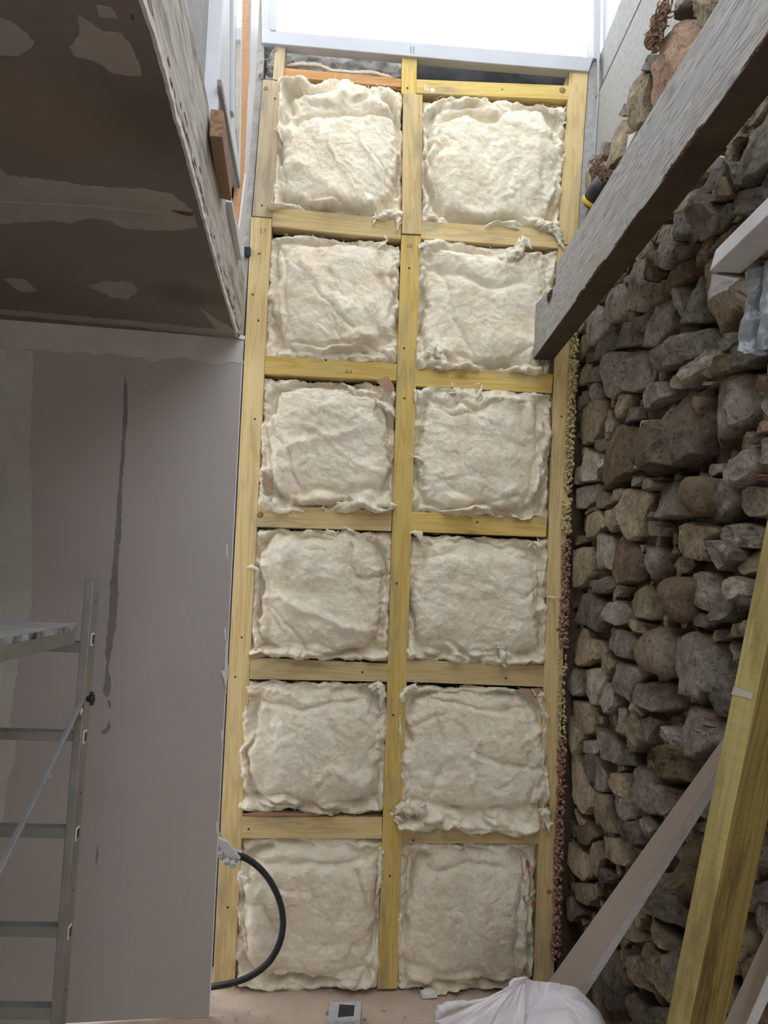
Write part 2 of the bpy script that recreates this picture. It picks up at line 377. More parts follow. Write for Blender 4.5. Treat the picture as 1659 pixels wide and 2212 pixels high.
torn_poly('filler_band', [(-60, 672), (0, 680), (250, 706), (526, 737), (526, 786), (500, 782), (470, 788), (430, 781), (400, 772), (377, 773), (350, 776), (336, 782), (300, 772), (262, 768), (240, 762), (212, 766), (179, 760), (140, 762), (105, 757), (71, 756), (0, 752), (-60, 750)], onB, PLAST, wl, FR, seed=1)
torn_poly('joint_filler', [(-60, 752), (72, 757), (68, 900), (62, 960), (68, 1050), (70, 1200), (66, 1330), (52, 1372), (41, 1406), (38, 1456), (28, 1500), (22, 1560), (36, 1600), (34, 1640), (16, 1690), (10, 1745), (2, 1800), (-60, 1810)], onB, PLAST, wl, FR, seed=2)
torn_poly('joint_tape', [(-5, 752), (14, 753), (20, 1000), (15, 1300), (6, 1500), (-5, 1560)], onB, plain('joint_tape_paper', (.58, .56, .53), (.5, .48, .45), 20), wl, FR, .0022, jit=1, seed=3)
torn_poly('drip_stain', [(270, 800), (276, 860), (275, 900), (270, 960), (264, 1060), (262, 1150), (256, 1200), (255, 1290), (253, 1330), (243, 1400), (238, 1425), (234, 1440), (239, 1480), (237, 1500), (231, 1508), (222, 1495), (227, 1462), (230, 1425), (226, 1412), (233, 1360), (236, 1290), (244, 1210), (250, 1130), (260, 1000), (266, 900)], onB, STAIN, wl, FR, .0006, jit=1.6, seed=4)
torn_poly('drip_stain', [(237, 1555), (239, 1572), (232, 1582), (221, 1588), (218, 1580), (230, 1572)], onB, STAIN, wl, FR, .0006, jit=1, seed=5)
torn_poly('drip_stain', [(211, 1818), (213, 1842), (208, 1877), (206, 1850)], onB, STAIN, wl, FR, .0006, jit=.6, seed=6)
torn_poly('drip_stain', [(238, 1512), (240, 1526), (236, 1532), (232, 1514)], onB, STAIN, wl, FR, .0006, jit=.6, seed=8)
# torn paper flap at the board's free edge
for k, (q, s) in enumerate([([(487, 1392), (492, 1380), (493, 1450), (488, 1500), (485, 1450)], 1), ([(477, 1447), (486, 1449), (490, 1455), (489, 1500), (484, 1468)], 2)]):
    fl = torn_poly('torn_paper', q, lambda x, y: onB(x, y, .004+.004*k), TORN, wl, FR, .0006, jit=.5, seed=20+k)
for (x, y) in ((489, 1190), (486, 1370), (468, 1790), (479, 1590)):
    torn_poly('torn_paper', [(x-1, y-14), (x+2, y-16), (x+3, y+12), (x, y+14)], lambda a, b: onB(a, b, .002), TORN, wl, FR, .0006, jit=.8, seed=y)
# ceiling: plasterboard under joists, its cut edge towards the roof opening
cut = [onZ(x, y, CZ) for x, y in ((303, 0), (313, 35), (325, 64), (350, 150), (374, 243), (392, 300), (411, 374), (440, 480), (467, 579), (490, 655), (512, 729), (524, 742))]
cut = [cut[0]+(cut[0]-cut[4])/np.linalg.norm(cut[0]-cut[4])*2.6]+cut
cut[-1] = bpt(0, CZ)
rs = random.Random(5); edge = []
for a, b in zip(cut[:-1], cut[1:]):
    k = max(2, int(np.linalg.norm(b-a)/.018))
    for j in range(k): edge.append(a+(b-a)*j/k+np.array([rs.uniform(-.0012, .0012), 0, 0]))
edge.append(cut[-1])
far = [bpt(2.4, CZ), np.array([-3.0, -2.0, CZ]), np.array([edge[0][0], -2.0, CZ])]
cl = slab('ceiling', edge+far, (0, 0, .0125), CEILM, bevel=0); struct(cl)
# white core and paper showing along the cut
V = []; fa = []
for i, p in enumerate(edge):
    j = rs.uniform(0, .0015); V += [(p[0]-.002, p[1], CZ-.0015), (p[0]+.004+j, p[1], CZ-.0015-rs.uniform(0, .002)), (p[0]+.0045+j, p[1], CZ+.011), (p[0]-.002, p[1], CZ+.0115)]
    if i:
        for k in range(4): fa.append(((i-1)*4+k, (i-1)*4+(k+1) % 4, i*4+(k+1) % 4, i*4+k))
fa += [(3, 2, 1, 0), tuple(len(V)-4+k for k in range(4))]
mesh_obj('cut_edge', V, fa, TORN, cl)
def onC(x, y): return onZ(x, y, CZ)
DN = (0, 0, -1.0)
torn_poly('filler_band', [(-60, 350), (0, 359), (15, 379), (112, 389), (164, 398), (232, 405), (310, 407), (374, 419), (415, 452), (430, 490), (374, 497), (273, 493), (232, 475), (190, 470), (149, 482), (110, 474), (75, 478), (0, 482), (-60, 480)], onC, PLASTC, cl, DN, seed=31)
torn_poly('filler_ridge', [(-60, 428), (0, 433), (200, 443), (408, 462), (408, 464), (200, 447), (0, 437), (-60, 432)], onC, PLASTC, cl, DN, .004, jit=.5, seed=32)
for k, q in enumerate([[(-40, 20), (0, 37), (22, 45), (50, 66), (75, 90), (60, 108), (40, 119), (0, 118), (-40, 116)],
    [(168, 30), (205, 55), (224, 68), (262, 71), (280, 90), (291, 112), (303, 140), (306, 161), (285, 163), (243, 157), (225, 142), (195, 128), (161, 120), (150, 100), (172, 74)],
    [(209, 11), (239, 15), (248, 24), (254, 39), (213, 35)], [(190, 617), (224, 607), (284, 609), (299, 628), (277, 646), (245, 642)],
    [(7, 602), (52, 602), (82, 628), (60, 630), (40, 627)], [(430, 664), (520, 722), (515, 731), (300, 706), (0, 678), (-60, 670), (-60, 662), (0, 668), (300, 694), (470, 712)]]):
    torn_poly('filler_patch', q, onC, PLASTC, cl, DN, .0014, jit=1.5, seed=40+k)
torn_poly('ceiling_crack', [(372, 452), (395, 455), (418, 457), (416, 463), (400, 461)], onC, SOIL, cl, DN, .0046, jit=.6, seed=60)
torn_poly('ceiling_crack', [(281, 28), (288, 34), (290, 44), (284, 42)], onC, SOIL, cl, DN, .0006, jit=.6, seed=61)
# trimmer joist above the ceiling along the opening
def lpt(s, z, off=0.0): p = LP+LD*s+LN*off; return np.array([p[0], p[1], z])
JT = 2.555
ji = slab('trim_1', [lpt(-.02, CZ+.013), lpt(4.7, CZ+.013), lpt(4.7, JT), lpt(-.02, JT)], -LN*.07, JOISTW, bevel=.004); struct(ji)
rs = random.Random(11)
for k in range(110):                         # splits and shakes along its lower edge
    s = .03+k*.017+rs.uniform(-.01, .01); z = CZ+.026+.014*math.sin(k*.11)+.008*math.sin(k*.53)+rs.uniform(-.004, .004)+(rs.uniform(0, .04) if k % 4 == 0 else 0)
    L = rs.uniform(.012, .05)
    slab('shake', [lpt(s, z, .0006), lpt(s+L, z+rs.uniform(-.008, .008), .0006), lpt(s+L*.9, z+.004+rs.uniform(0, .004), .0006), lpt(s+.004, z+.003, .0006)], -LN*.001, SOIL, ji, bevel=0)
# grey cement sheets above it
s1 = slab('trim_2', [lpt(.0, JT), lpt(2.2, JT), lpt(2.2, 3.35), lpt(.0, 3.35)], -LN*.012, CEMENT, bevel=.001); s1.matrix_basis = Matrix.Translation(Vector((-LN*.022).tolist())) @ s1.matrix_basis; struct(s1)
s2 = slab('trim_3', [lpt(.62, 3.34), lpt(1.7, 3.34), lpt(1.7, 3.74), lpt(.62, 3.74)], -LN*.012, CEMENT, bevel=.001); s2.matrix_basis = Matrix.Translation(Vector((-LN*.030).tolist())) @ s2.matrix_basis; struct(s2)
# grey strip of wall between that side and the studs
gs = slab('trim_4', [onY(545, -60, F+.01), onY(572, -60, F+.01), onY(570, 171, F+.01), (onY(546, 466, F+.01)), onY(534, 720, F+.01), onY(510, 720, F+.01)], (0, .12, 0), CEMENT_B, bevel=0); struct(gs)
# ---- side window on the left, seen at a grazing angle
def sL(x, y, off=.0): p = onL(x, y, off); return float(np.dot(p-LP, LD)), float(p[2])
win2 = struct(empty('window_2', lpt(.5, 3.0)))
sa, za = sL(478, 187, .0); sb, zb = sL(519, 407, .0); zbt = (za+zb)/2
sfar = sL(521, 60, 0)[0]; snear = sL(470, 200, 0)[0]
def lslab(name, s0, s1_, z0, z1, off, th, mt, parent, **k): return slab(name, [lpt(s0, z0, off), lpt(s1_, z0, off), lpt(s1_, z1, off), lpt(s0, z1, off)], -LN*th, mt, parent, **k)
def pslab(name, px, off, th, mt, parent, **k): return slab(name, [onL(x, y, off) for x, y in px], -LN*th, mt, parent, **k)
pslab('window_frame', [(486, -160), (526, -160), (524, 0), (522, 200), (519, 407), (506, 338), (478, 187), (472, 245), (468, 245), (476, 120), (482, 0)], .012, .05, WHITEP, win2, bevel=.002)
pslab('window_sash', [(509, -160), (514, -160), (510, 0), (508, 120), (507, 255), (503, 240), (504, 120), (505, 0)], .020, .008, WHITEP, win2, bevel=.001)
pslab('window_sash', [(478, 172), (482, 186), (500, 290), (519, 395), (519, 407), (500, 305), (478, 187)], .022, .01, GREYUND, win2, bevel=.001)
pslab('pane', [(514, -160), (523, -160), (521, 0), (518, 200), (516, 330), (509, 280), (509, 120), (511, 0)], .0135, .0015, plain('pale_blue_pane', (.50, .56, .64), (.58, .64, .70), 4, .08, 0, spec=.6), win2, bevel=0)
# orange lining board and white corner post beside the window
o1 = slab('trim_5', [onL(524, 0, .010), onL(543, 0, .010), onL(541, 187, .010), onL(533, 375, .010), onL(519, 497, .010), onL(513, 478, .010), onL(519, 407, .010), onL(522, 200, .010)], -LN*.02, ORANGEB, bevel=.0005)
o1.name = 'trim_5'; struct(o1)
ext = slab('trim_6', [onL(522.5, -220, .009), onL(562, -240, .009), onL(561, 0, .009), onL(543, 0, .009), onL(523, 0, .009)], -LN*.02, WHITEP, bevel=0); struct(ext)
o2 = slab('trim_7', [onL(543, 0, .016), onL(561, 0, .016), onL(551, 187, .016), onL(540, 330, .016), onL(530, 480, .016), onL(523, 562, .016), onL(521, 556, .016), onL(500, 437, .016), onL(501, 428, .016), onL(517, 500, .016), onL(532, 375, .016), onL(540, 187, .016)], -LN*.024, WHITEP, bevel=.0005); struct(o2)
struct(slab('gap_shade_strip', [onY(571, 130, F+.004), onY(575, 130, F+.004), onY(548, 470, F+.004), onY(530, 735, F+.004), onY(526, 735, F+.004), onY(543, 466, F+.004)], (0, .05, 0), plain('black_gap_shade', (.01, .01, .01)), bevel=0))  # black strip standing in for the shade in the gap beside the left stud
# brown packing block screwed on the joist
q = [onZ(x, y, JT-.085) for x, y in ((452, 293), (480, 297), (500, 435), (473, 428))]
tpb = q[0]; hb = .066
blk = slab('timber_block', q, (0, 0, hb), BROWNW, bevel=.002)
tag(blk, 'short brown timber block lying along the top of the whitened joist below the left window', 'wood block')
# dark foam pad between white post and stud
fp = slab('foam_pad', [onY(527, 532, F-.02), onY(541, 533, F-.02), onY(540, 550, F-.02), onY(526, 549, F-.02)], (0, .05, 0), BLACKP, bevel=.002)
tag(fp, 'small black pad in the gap between the white corner post and the left stud', 'pad')
slab('pale_tab', [onY(522, 532, F-.021), onY(527.5, 532, F-.021), onY(527, 549, F-.021), onY(522, 548, F-.021)], (0, .03, 0), plain('pale_blue_grey', (.45, .5, .53)), fp, bevel=0)

struct(slab('trim_16', [(.775, F+.05, 0), (.93, F+.05, 0), (.93, F+.05, 2.75), (.80, F+.05, 2.75)], (0, .08, 0), SOIL, bevel=0))
# ---- window over the stud frame
win1 = struct(empty('window_1', onY(940, 100, F)))
YF = F-.012
def yslab(name, px, th, mt, parent, y=YF, **k): return slab(name, [onY(a, b, y) for a, b in px], (0, th, 0), mt, parent, **k)
yslab('window_sill', [(595, 66), (1282, 124), (1272, 154), (1060, 137), (567, 92), (567, 62)], .05, SILLP, win1, bevel=.003)
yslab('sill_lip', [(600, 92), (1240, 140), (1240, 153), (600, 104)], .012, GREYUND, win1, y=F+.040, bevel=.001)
yslab('window_frame', [(560, -330), (599, -330), (596, 68), (566, 92)], .09, SILLP, win1, y=YF+.002, bevel=.003)
yslab('window_frame', [(1282, -330), (1302, -330), (1297, 130), (1282, 125)], .09, SILLP, win1, y=YF+.002, bevel=.003)
yslab('window_sash', [(585, -330), (597, -330), (596, 66), (584, 64)], .03, SILLP, win1, y=YF-.004, bevel=.002)
yslab('window_frame', [(560, -420), (1302, -400), (1302, -330), (560, -350)], .09, WHITEP, win1, bevel=.003)
yslab('pane', [(590, -340), (1290, -335), (1290, 120), (590, 70)], .006, GLASS, win1, y=F+.05, bevel=0)
yslab('pencil_mark', [(887, 99), (888, 99), (888, 115), (887, 115)], .002, SCREWM, win1, y=YF-.0012, bevel=0)
yslab('pencil_mark', [(893, 100), (894, 100), (894, 116), (893, 116)], .002, SCREWM, win1, y=YF-.0012, bevel=0)
# crumbling mortar at the sill's left end
cm = rough_wall('corner_mortar', onY(566, 92, F+.02), (onY(600, 95, F+.02)-onY(566, 92, F+.02)), 24, (onY(560, 176, F+.02)-onY(566, 92, F+.02)), 40, (0, -1, 0), .05, 22, CEMENT_B); cm.name = 'trim_9'; struct(cm)
# ---- right side above the stones: grey sheets, white lining
XC = .865
def xpt(y, z, X=XC): return np.array([X, y, z])
zs = float(onX(1293, 200, XC)[2]); zt = float(onX(1333, 0, XC)[2]); zt0 = float(onX(1288, 118, XC)[2]); zst = float(onX(1386, 0, XC)[2])
yst = float(onX(1386, 0, XC)[1]); ytt = float(onX(1333, 0, XC)[1])
def ln(y, y0, z0, y1, z1): return z0+(z1-z0)*(y-y0)/(y1-y0)
Y0 = F+.02
ysA = float(onX(1293, 200, XC)[1]); ytA = float(onX(1288, 118, XC)[1])
c1 = slab('trim_10', [xpt(Y0, 2.3), xpt(Y0, ln(Y0, ysA, zs, yst, zst)), xpt(1.3, ln(1.3, ysA, zs, yst, zst)), xpt(1.3, 2.3)], (.012, 0, 0), CEMENT, bevel=.001); struct(c1)
c2 = slab('trim_11', [xpt(Y0, ln(Y0, ysA, zs, yst, zst)-.02, XC+.014), xpt(Y0, ln(Y0, ytA, zt0, ytt, zt), XC+.014), xpt(1.3, ln(1.3, ytA, zt0, ytt, zt), XC+.014), xpt(1.3, ln(1.3, ysA, zs, yst, zst)-.02, XC+.014)], (.012, 0, 0), CEMENT, bevel=.001); struct(c2)
slab('seam', [xpt(Y0, ln(Y0, ysA, zs, yst, zst)+.0, XC-.001), xpt(Y0, ln(Y0, ysA, zs, yst, zst)+.005, XC-.001), xpt(1.3, ln(1.3, ysA, zs, yst, zst)+.005, XC-.001), xpt(1.3, ln(1.3, ysA, zs, yst, zst), XC-.001)], (.002, 0, 0), SOIL, c1, bevel=0)
c3 = slab('trim_12', [xpt(Y0, 3.5, XC+.03), xpt(Y0, 4.2, XC+.03), xpt(1.6, 4.2, XC+.03), xpt(1.6, 3.5, XC+.03)], (.02, 0, 0), WHITEP, bevel=.001); struct(c3)
fs = slab('trim_13', [onX(1289, 108, XC-.004), onX(1294, 120, XC-.004), onX(1293, 200, XC-.004), onX(1285, 330, XC-.004), onX(1280, 395, XC-.004), onX(1278, 330, XC-.004), onX(1290, 205, XC-.004)], (.002, 0, 0), plain('lead_flashing', (.5, .52, .54), (.4, .42, .44), 12, .5), bevel=0); struct(fs)
c4 = slab('trim_14', [onY(1272, 154, F+.005), onY(1292, 118, F+.005), onY(1292, 200, F+.005), onY(1288, 420, F+.005), onY(1248, 500, F+.005)], (0, .1, 0), CEMENT, bevel=0); struct(c4)
# shell of the unseen rest of the room
struct(box('wall_west', (-3.05, -2.05, 0), (-2.75, 2.9, CZ+.2), BOARD))
struct(box('wall_south', (-3.05, -2.25, 0), (1.3, -2.05, 2.7), BOARD))
struct(box('wall_left_upper', (-.55, -2.05, CZ+.30), (-.53, .2, 2.9), CEMENT)).name = 'wall_upper'

# ================================================================ the right-hand rubble wall
STONES = '''w 1478,432 1502,416 1514,432 1527,463 1520,499 1489,520 1478,478
t 1509,396 1533,380 1564,380 1566,427 1543,439 1514,427
d 1571,411 1618,401 1623,439 1592,463 1566,465 1558,432
g 1535,447 1558,437 1564,468 1551,494 1520,507 1525,471
g 1445,473 1478,447 1482,504 1458,520 1443,520
w 1396,530 1427,494 1445,478 1445,525 1442,556 1421,584 1406,571 1403,546
d 1447,533 1483,525 1478,546 1452,566 1442,561
b 1383,546 1396,540 1408,561 1416,587 1396,608 1381,602 1385,571
b 1517,535 1566,494 1628,442 1633,450 1592,494 1535,546 1522,556
b 1489,540 1517,502 1522,514 1514,566 1491,584
b 1421,610 1489,540 1491,582 1473,595 1427,639 1419,649
t 1540,525 1538,551 1531,587 1613,608 1618,662 1597,672 1535,708 1512,727 1499,652 1504,587 1517,546
w 1349,592 1383,546 1383,602 1398,613 1398,664 1370,677 1344,664 1333,639 1336,608
w 1300,649 1315,626 1333,610 1336,641 1344,667 1328,690 1302,701
w 1258,693 1295,652 1302,701 1282,742 1271,750 1261,729
b 1398,613 1421,610 1421,649 1401,662
g 1438,620 1455,608 1463,639 1463,670 1454,708 1455,672 1442,639
g 1463,608 1502,587 1499,672 1504,693 1465,703 1455,708 1465,652
g 1390,672 1442,641 1445,662 1439,708 1411,747 1390,750 1388,703
b 1359,690 1390,672 1389,719 1370,716
d 1322,701 1357,692 1370,719 1385,727 1375,742 1328,752 1321,724
d 1258,752 1321,714 1326,752 1292,776 1261,786
g 1388,783 1390,768 1458,721 1489,708 1512,734 1504,755 1442,789 1396,804
b 1530,768 1556,763 1558,794 1527,820 1509,807
g 1538,732 1556,716 1587,719 1553,763 1535,763
d 1553,752 1574,729 1597,706 1613,690 1605,737 1608,773 1587,794 1561,802 1553,783
g 1600,675 1618,670 1618,688 1597,690
d 1626,613 1670,608 1675,737 1628,742 1620,677
g 1359,749 1391,760 1388,788 1396,832 1366,849 1344,846 1341,821 1355,815
g 1297,768 1316,760 1355,757 1355,813 1322,865 1289,851 1289,815
w 1450,810 1493,777 1513,743 1527,743 1525,766 1510,788 1491,807 1455,840 1448,832
w 1640,768 1648,749 1670,749 1670,909 1654,909 1640,887 1643,865 1650,810
d 1258,763 1297,760 1291,777 1261,786
d 1258,807 1294,785 1289,824 1266,826 1258,826
g 1268,832 1283,824 1289,840 1286,865 1275,865 1269,849
d 1250,846 1266,843 1275,871 1253,876
t 1239,887 1283,862 1298,865 1294,898 1286,932 1280,956 1242,963 1237,926
g 1297,907 1319,904 1322,918 1316,934 1298,934
t 1322,893 1333,851 1349,849 1344,882 1336,898 1325,905
d 1336,904 1355,879 1369,879 1369,904 1349,915
g 1363,862 1380,840 1410,824 1435,821 1443,840 1435,857 1399,871 1377,890 1366,885
t 1435,818 1452,807 1455,840 1438,835
b 1327,915 1366,923 1369,943 1360,1017 1308,1056 1287,1059 1294,1009 1316,937
w 1366,909 1399,904 1394,929 1372,951
g 1363,954 1388,962 1383,973 1366,976
g 1358,995 1388,976 1394,998 1383,1009 1366,1015
k 1399,915 1443,904 1448,871 1452,851 1491,829 1488,871 1502,907 1504,926 1493,954 1491,979 1466,1009 1430,1003 1388,1031 1394,954
p 1413,904 1446,879 1441,907
b 1486,854 1500,857 1500,893 1488,871
w 1500,876 1504,851 1540,813 1582,800 1621,807 1615,843 1607,871 1598,915 1571,945 1538,951 1521,976 1513,948
b 1621,807 1648,813 1643,849 1618,846
g 1495,824 1532,824 1518,832 1499,832
p 1615,926 1632,909 1648,904 1648,932 1618,937
d 1598,954 1615,937 1643,932 1634,959 1598,959
g 1626,970 1634,948 1659,937 1676,937 1676,1009 1632,1003 1621,995
t 1621,1001 1670,1012 1670,1031 1643,1020
w 1551,992 1593,968 1607,965 1615,995 1610,1015 1571,1053 1560,1042
w 1515,1009 1521,1001 1551,1001 1554,1020 1532,1034 1518,1026
p 1612,998 1626,1026 1615,1037 1610,1017
g 1226,1062 1261,1048 1283,1042 1286,1062 1264,1098 1250,1100 1228,1084
g 1228,1015 1253,1003 1253,1037 1247,1048 1229,1045
w 1257,966 1294,981 1283,1037 1255,1042 1248,1039
w 1279,1023 1286,998 1298,987 1297,1003 1286,1023
d 1280,951 1311,945 1311,962 1294,979 1283,970
t 1275,1070 1308,1062 1313,1081 1297,1100 1280,1095
t 1312,1081 1322,1056 1338,1053 1344,1062 1338,1081 1316,1084
t 1341,1053 1366,1053 1388,1064 1383,1100 1377,1158 1358,1170 1330,1139 1333,1098 1344,1075
g 1352,1037 1377,1026 1380,1037 1366,1051 1355,1051
w 1372,1053 1391,1031 1405,1039 1405,1048 1383,1059
g 1391,1062 1419,1051 1421,1037 1457,1037 1460,1078 1479,1117 1421,1122 1402,1092 1394,1078
c 1459,1053 1466,1028 1488,1026 1507,1042 1502,1109 1493,1117 1466,1095 1457,1070
g 1502,1053 1532,1037 1560,1031 1571,1092 1549,1128 1521,1125 1500,1114
w 1565,1064 1610,1045 1659,1053 1670,1064 1657,1109 1610,1120 1587,1111 1568,1081
t 1255,1117 1291,1100 1305,1131 1283,1158 1261,1164
t 1294,1103 1336,1092 1333,1131 1319,1150 1305,1134
w 1380,1131 1405,1125 1430,1139 1421,1158 1394,1158
g 1372,1181 1405,1181 1421,1183 1421,1230 1408,1253 1377,1230
t 1421,1170 1449,1147 1482,1128 1507,1131 1532,1142 1510,1164 1521,1192 1518,1214 1441,1203 1424,1205
g 1509,1167 1540,1164 1560,1186 1557,1208 1532,1233 1521,1208
w 1538,1156 1551,1139 1587,1128 1654,1145 1643,1161 1629,1186 1587,1183 1560,1183 1543,1172
g 1391,1103 1416,1109 1410,1117 1394,1117
b 1250,1111 1289,1087 1283,1100 1253,1117
b 1233,1158 1253,1156 1258,1170 1236,1183
t 1233,1188 1250,1180 1269,1180 1269,1235 1255,1266 1239,1271 1233,1230
w 1269,1166 1291,1152 1316,1158 1319,1197 1319,1235 1297,1224 1272,1233
b 1319,1163 1333,1155 1355,1169 1377,1197 1380,1235 1372,1257 1338,1263 1322,1235
d 1266,1260 1322,1238 1325,1257 1305,1282 1277,1280 1268,1271
t 1313,1285 1327,1260 1344,1266 1330,1291
t 1333,1288 1377,1262 1408,1282 1416,1335 1405,1340 1372,1335 1349,1313
c 1409,1260 1427,1244 1455,1242 1488,1255 1482,1285 1474,1305 1479,1335 1463,1352 1435,1338 1419,1302
w 1473,1285 1488,1277 1489,1238 1502,1230 1535,1241 1540,1269 1535,1302 1513,1324 1499,1316 1491,1296
d 1477,1307 1493,1310 1513,1335 1532,1346 1521,1357 1485,1352
g 1513,1324 1540,1302 1546,1263 1568,1307 1574,1321 1562,1338 1527,1346
w 1543,1257 1557,1242 1582,1255 1582,1285 1565,1302 1551,1274
g 1582,1263 1598,1277 1598,1307 1579,1324 1568,1305
d 1236,1307 1247,1282 1275,1282 1302,1307 1297,1332 1286,1368 1264,1352 1239,1346
g 1297,1332 1305,1299 1333,1296 1349,1318 1347,1346 1325,1352
t 1349,1335 1372,1338 1394,1352 1377,1371 1355,1357
g 1291,1357 1311,1353 1363,1374 1369,1396 1360,1426 1338,1418 1308,1399 1294,1374
t 1219,1396 1236,1374 1244,1352 1266,1357 1269,1374 1294,1388 1294,1415 1261,1437 1247,1440 1228,1421
r 1366,1396 1383,1363 1416,1349 1435,1357 1438,1407 1435,1473 1405,1457 1377,1451 1365,1429
g 1435,1371 1491,1360 1524,1385 1540,1446 1527,1493 1504,1526 1496,1509 1455,1504 1441,1457 1432,1415
w 1521,1379 1529,1360 1549,1360 1557,1374 1535,1388
b 1560,1346 1585,1346 1587,1376 1560,1376
g 1582,1346 1590,1338 1615,1335 1607,1390 1593,1385
w 1557,1393 1601,1429 1596,1448 1576,1429
d 1532,1504 1543,1459 1587,1454 1587,1498 1571,1562 1532,1542
g 1219,1473 1233,1440 1250,1446 1247,1501 1239,1504 1222,1487
w 1253,1446 1294,1440 1300,1459 1289,1523 1266,1523 1250,1498 1255,1468
t 1295,1421 1302,1410 1322,1429 1311,1457 1297,1451
g 1312,1446 1325,1426 1366,1443 1380,1457 1366,1487 1358,1523 1316,1487
g 1297,1473 1308,1473 1319,1498 1319,1526 1308,1545 1297,1542
g 1363,1476 1394,1471 1424,1473 1452,1509 1438,1531 1416,1540 1380,1523 1366,1495
t 1218,1515 1230,1509 1269,1520 1272,1545 1269,1581 1255,1590 1233,1567 1222,1537
w 1358,1512 1363,1507 1380,1542 1377,1551 1360,1537
g 1322,1526 1341,1529 1347,1587 1333,1573
t 1344,1537 1355,1531 1377,1556 1377,1576 1388,1603 1372,1617 1355,1601 1347,1573
g 1377,1556 1394,1542 1419,1556 1405,1587 1399,1606 1383,1584
w 1416,1578 1427,1567 1449,1573 1466,1603 1449,1620 1438,1606
g 1443,1531 1452,1520 1488,1523 1565,1567 1565,1578 1518,1640 1488,1637 1463,1592 1446,1562
t 1217,1548 1225,1542 1250,1584 1236,1634 1219,1595
t 1311,1562 1344,1567 1347,1590 1322,1578
g 1277,1568 1310,1583 1342,1623 1353,1658 1330,1652 1296,1638 1284,1600
g 1249,1614 1252,1600 1287,1597 1296,1614 1281,1629 1252,1626
b 1405,1612 1437,1606 1486,1626 1506,1661 1492,1695 1457,1684 1425,1684 1382,1666 1371,1643 1373,1617 1394,1612
t 1223,1626 1232,1623 1258,1664 1272,1707 1275,1739 1255,1762 1232,1721 1228,1672
d 1249,1629 1275,1626 1278,1658 1278,1698 1258,1666
g 1280,1629 1304,1669 1304,1713 1281,1710 1278,1672
t 1304,1666 1336,1669 1356,1727 1342,1730 1316,1710 1301,1692
g 1342,1646 1388,1664 1399,1695 1402,1756 1388,1762 1359,1727 1353,1687
w 1402,1698 1420,1690 1451,1707 1457,1727 1425,1765 1405,1750 1398,1724
b 1423,1690 1457,1675 1475,1684 1431,1695
t 1274,1730 1281,1710 1304,1716 1307,1750 1324,1802 1304,1802 1278,1762
g 1307,1698 1324,1718 1365,1730 1368,1762 1353,1776 1330,1762 1310,1736
d 1316,1750 1342,1773 1368,1773 1382,1825 1365,1828 1336,1808 1319,1785
g 1368,1767 1385,1766 1399,1791 1388,1814
t 1233,1747 1241,1744 1261,1779 1249,1785
b 1242,1785 1267,1773 1281,1802 1267,1828 1246,1819
t 1267,1831 1284,1814 1296,1848 1287,1900 1267,1877
t 1296,1808 1330,1808 1365,1840 1342,1874 1316,1860 1290,1843
t 1209,1831 1226,1817 1261,1848 1267,1889 1252,1906 1229,1874
d 1290,1874 1319,1892 1296,1921 1278,1912
t 1226,1906 1267,1906 1275,1935 1261,1958 1238,1941
d 1209,1947 1226,1935 1249,1970 1232,1993 1209,1975
b 1466,1808 1480,1814 1495,1845 1492,1929 1469,1923 1446,1892 1434,1843
g 1483,1779 1524,1773 1518,1802 1492,1791
d 1495,1802 1518,1814 1515,1825 1501,1845
d 1382,1906 1399,1889 1428,1883 1451,1941 1446,2004 1420,1990 1394,1961 1376,1929
b 1454,1941 1469,1961 1486,1973 1480,2004 1454,1998
t 1345,1941 1371,1949 1388,1981 1382,2010 1365,1984
t 1316,1990 1342,1961 1365,1998 1382,2033 1365,2039 1339,2024
t 1388,1975 1399,1975 1434,2027 1446,2062 1423,2050 1394,2004
g 1431,2062 1440,2053 1469,2074 1466,2126 1451,2149 1434,2114
t 1339,2068 1365,2062 1399,2126 1417,2160 1382,2134 1353,2097
d 1272,2050 1296,2033 1319,2074 1342,2120 1347,2178 1319,2192 1296,2149 1275,2105
t 1368,2045 1397,2033 1428,2068 1434,2114 1423,2172 1405,2128
b 1246,2068 1270,2056 1272,2108 1261,2114
b 1209,2091 1244,2068 1249,2108 1215,2108
g 1350,2149 1365,2140 1382,2172 1376,2212 1342,2212
d 1388,2178 1440,2175 1449,2212 1394,2212
g 1633,1825 1659,1819 1677,1860 1642,1851
d 1616,1918 1654,1892 1677,1958 1630,1944
g 1610,1952 1677,1970 1677,2004 1642,2033 1596,2004
w 1656,1727 1648,1785 1677,1785 1677,1727
d 1613,1860 1654,1877 1619,1906
g 1569,323 1613,248 1659,207 1670,310 1659,336 1613,396 1574,406 1569,362
d 1620,398 1659,347 1675,347 1675,414 1631,427
g 1553,357 1569,347 1569,414 1553,403
p 1398,101 1427,72 1458,39 1483,34 1489,44 1478,111 1463,155 1411,233 1385,264 1383,228 1396,160
g 1437,47 1445,8 1463,-9 1478,0 1470,18 1447,39
t 1481,0 1514,-15 1551,0 1535,41 1491,65 1483,28
t 1354,181 1375,155 1396,155 1385,220 1383,261 1357,282 1346,269 1349,220
t 1308,297 1341,256 1354,284 1352,321 1318,367 1300,362 1305,323
t 1478,111 1494,65 1533,47 1535,78 1489,145 1470,155
t 1261,370 1279,362 1282,388 1274,424 1258,430
g 1287,344 1292,308 1305,305 1302,336 1295,349
g 1331,248 1346,222 1346,248 1339,253
g 1375,153 1385,129 1396,116 1398,153'''
WR = rough_wall('wall_right', (XW+.092, -2.05, -.03), (-.045, 5.0, 0), 260, (0, 0, 2.93), 170, (-1, 0, 0), .05, 8, SOIL, smooth=True); struct(WR)
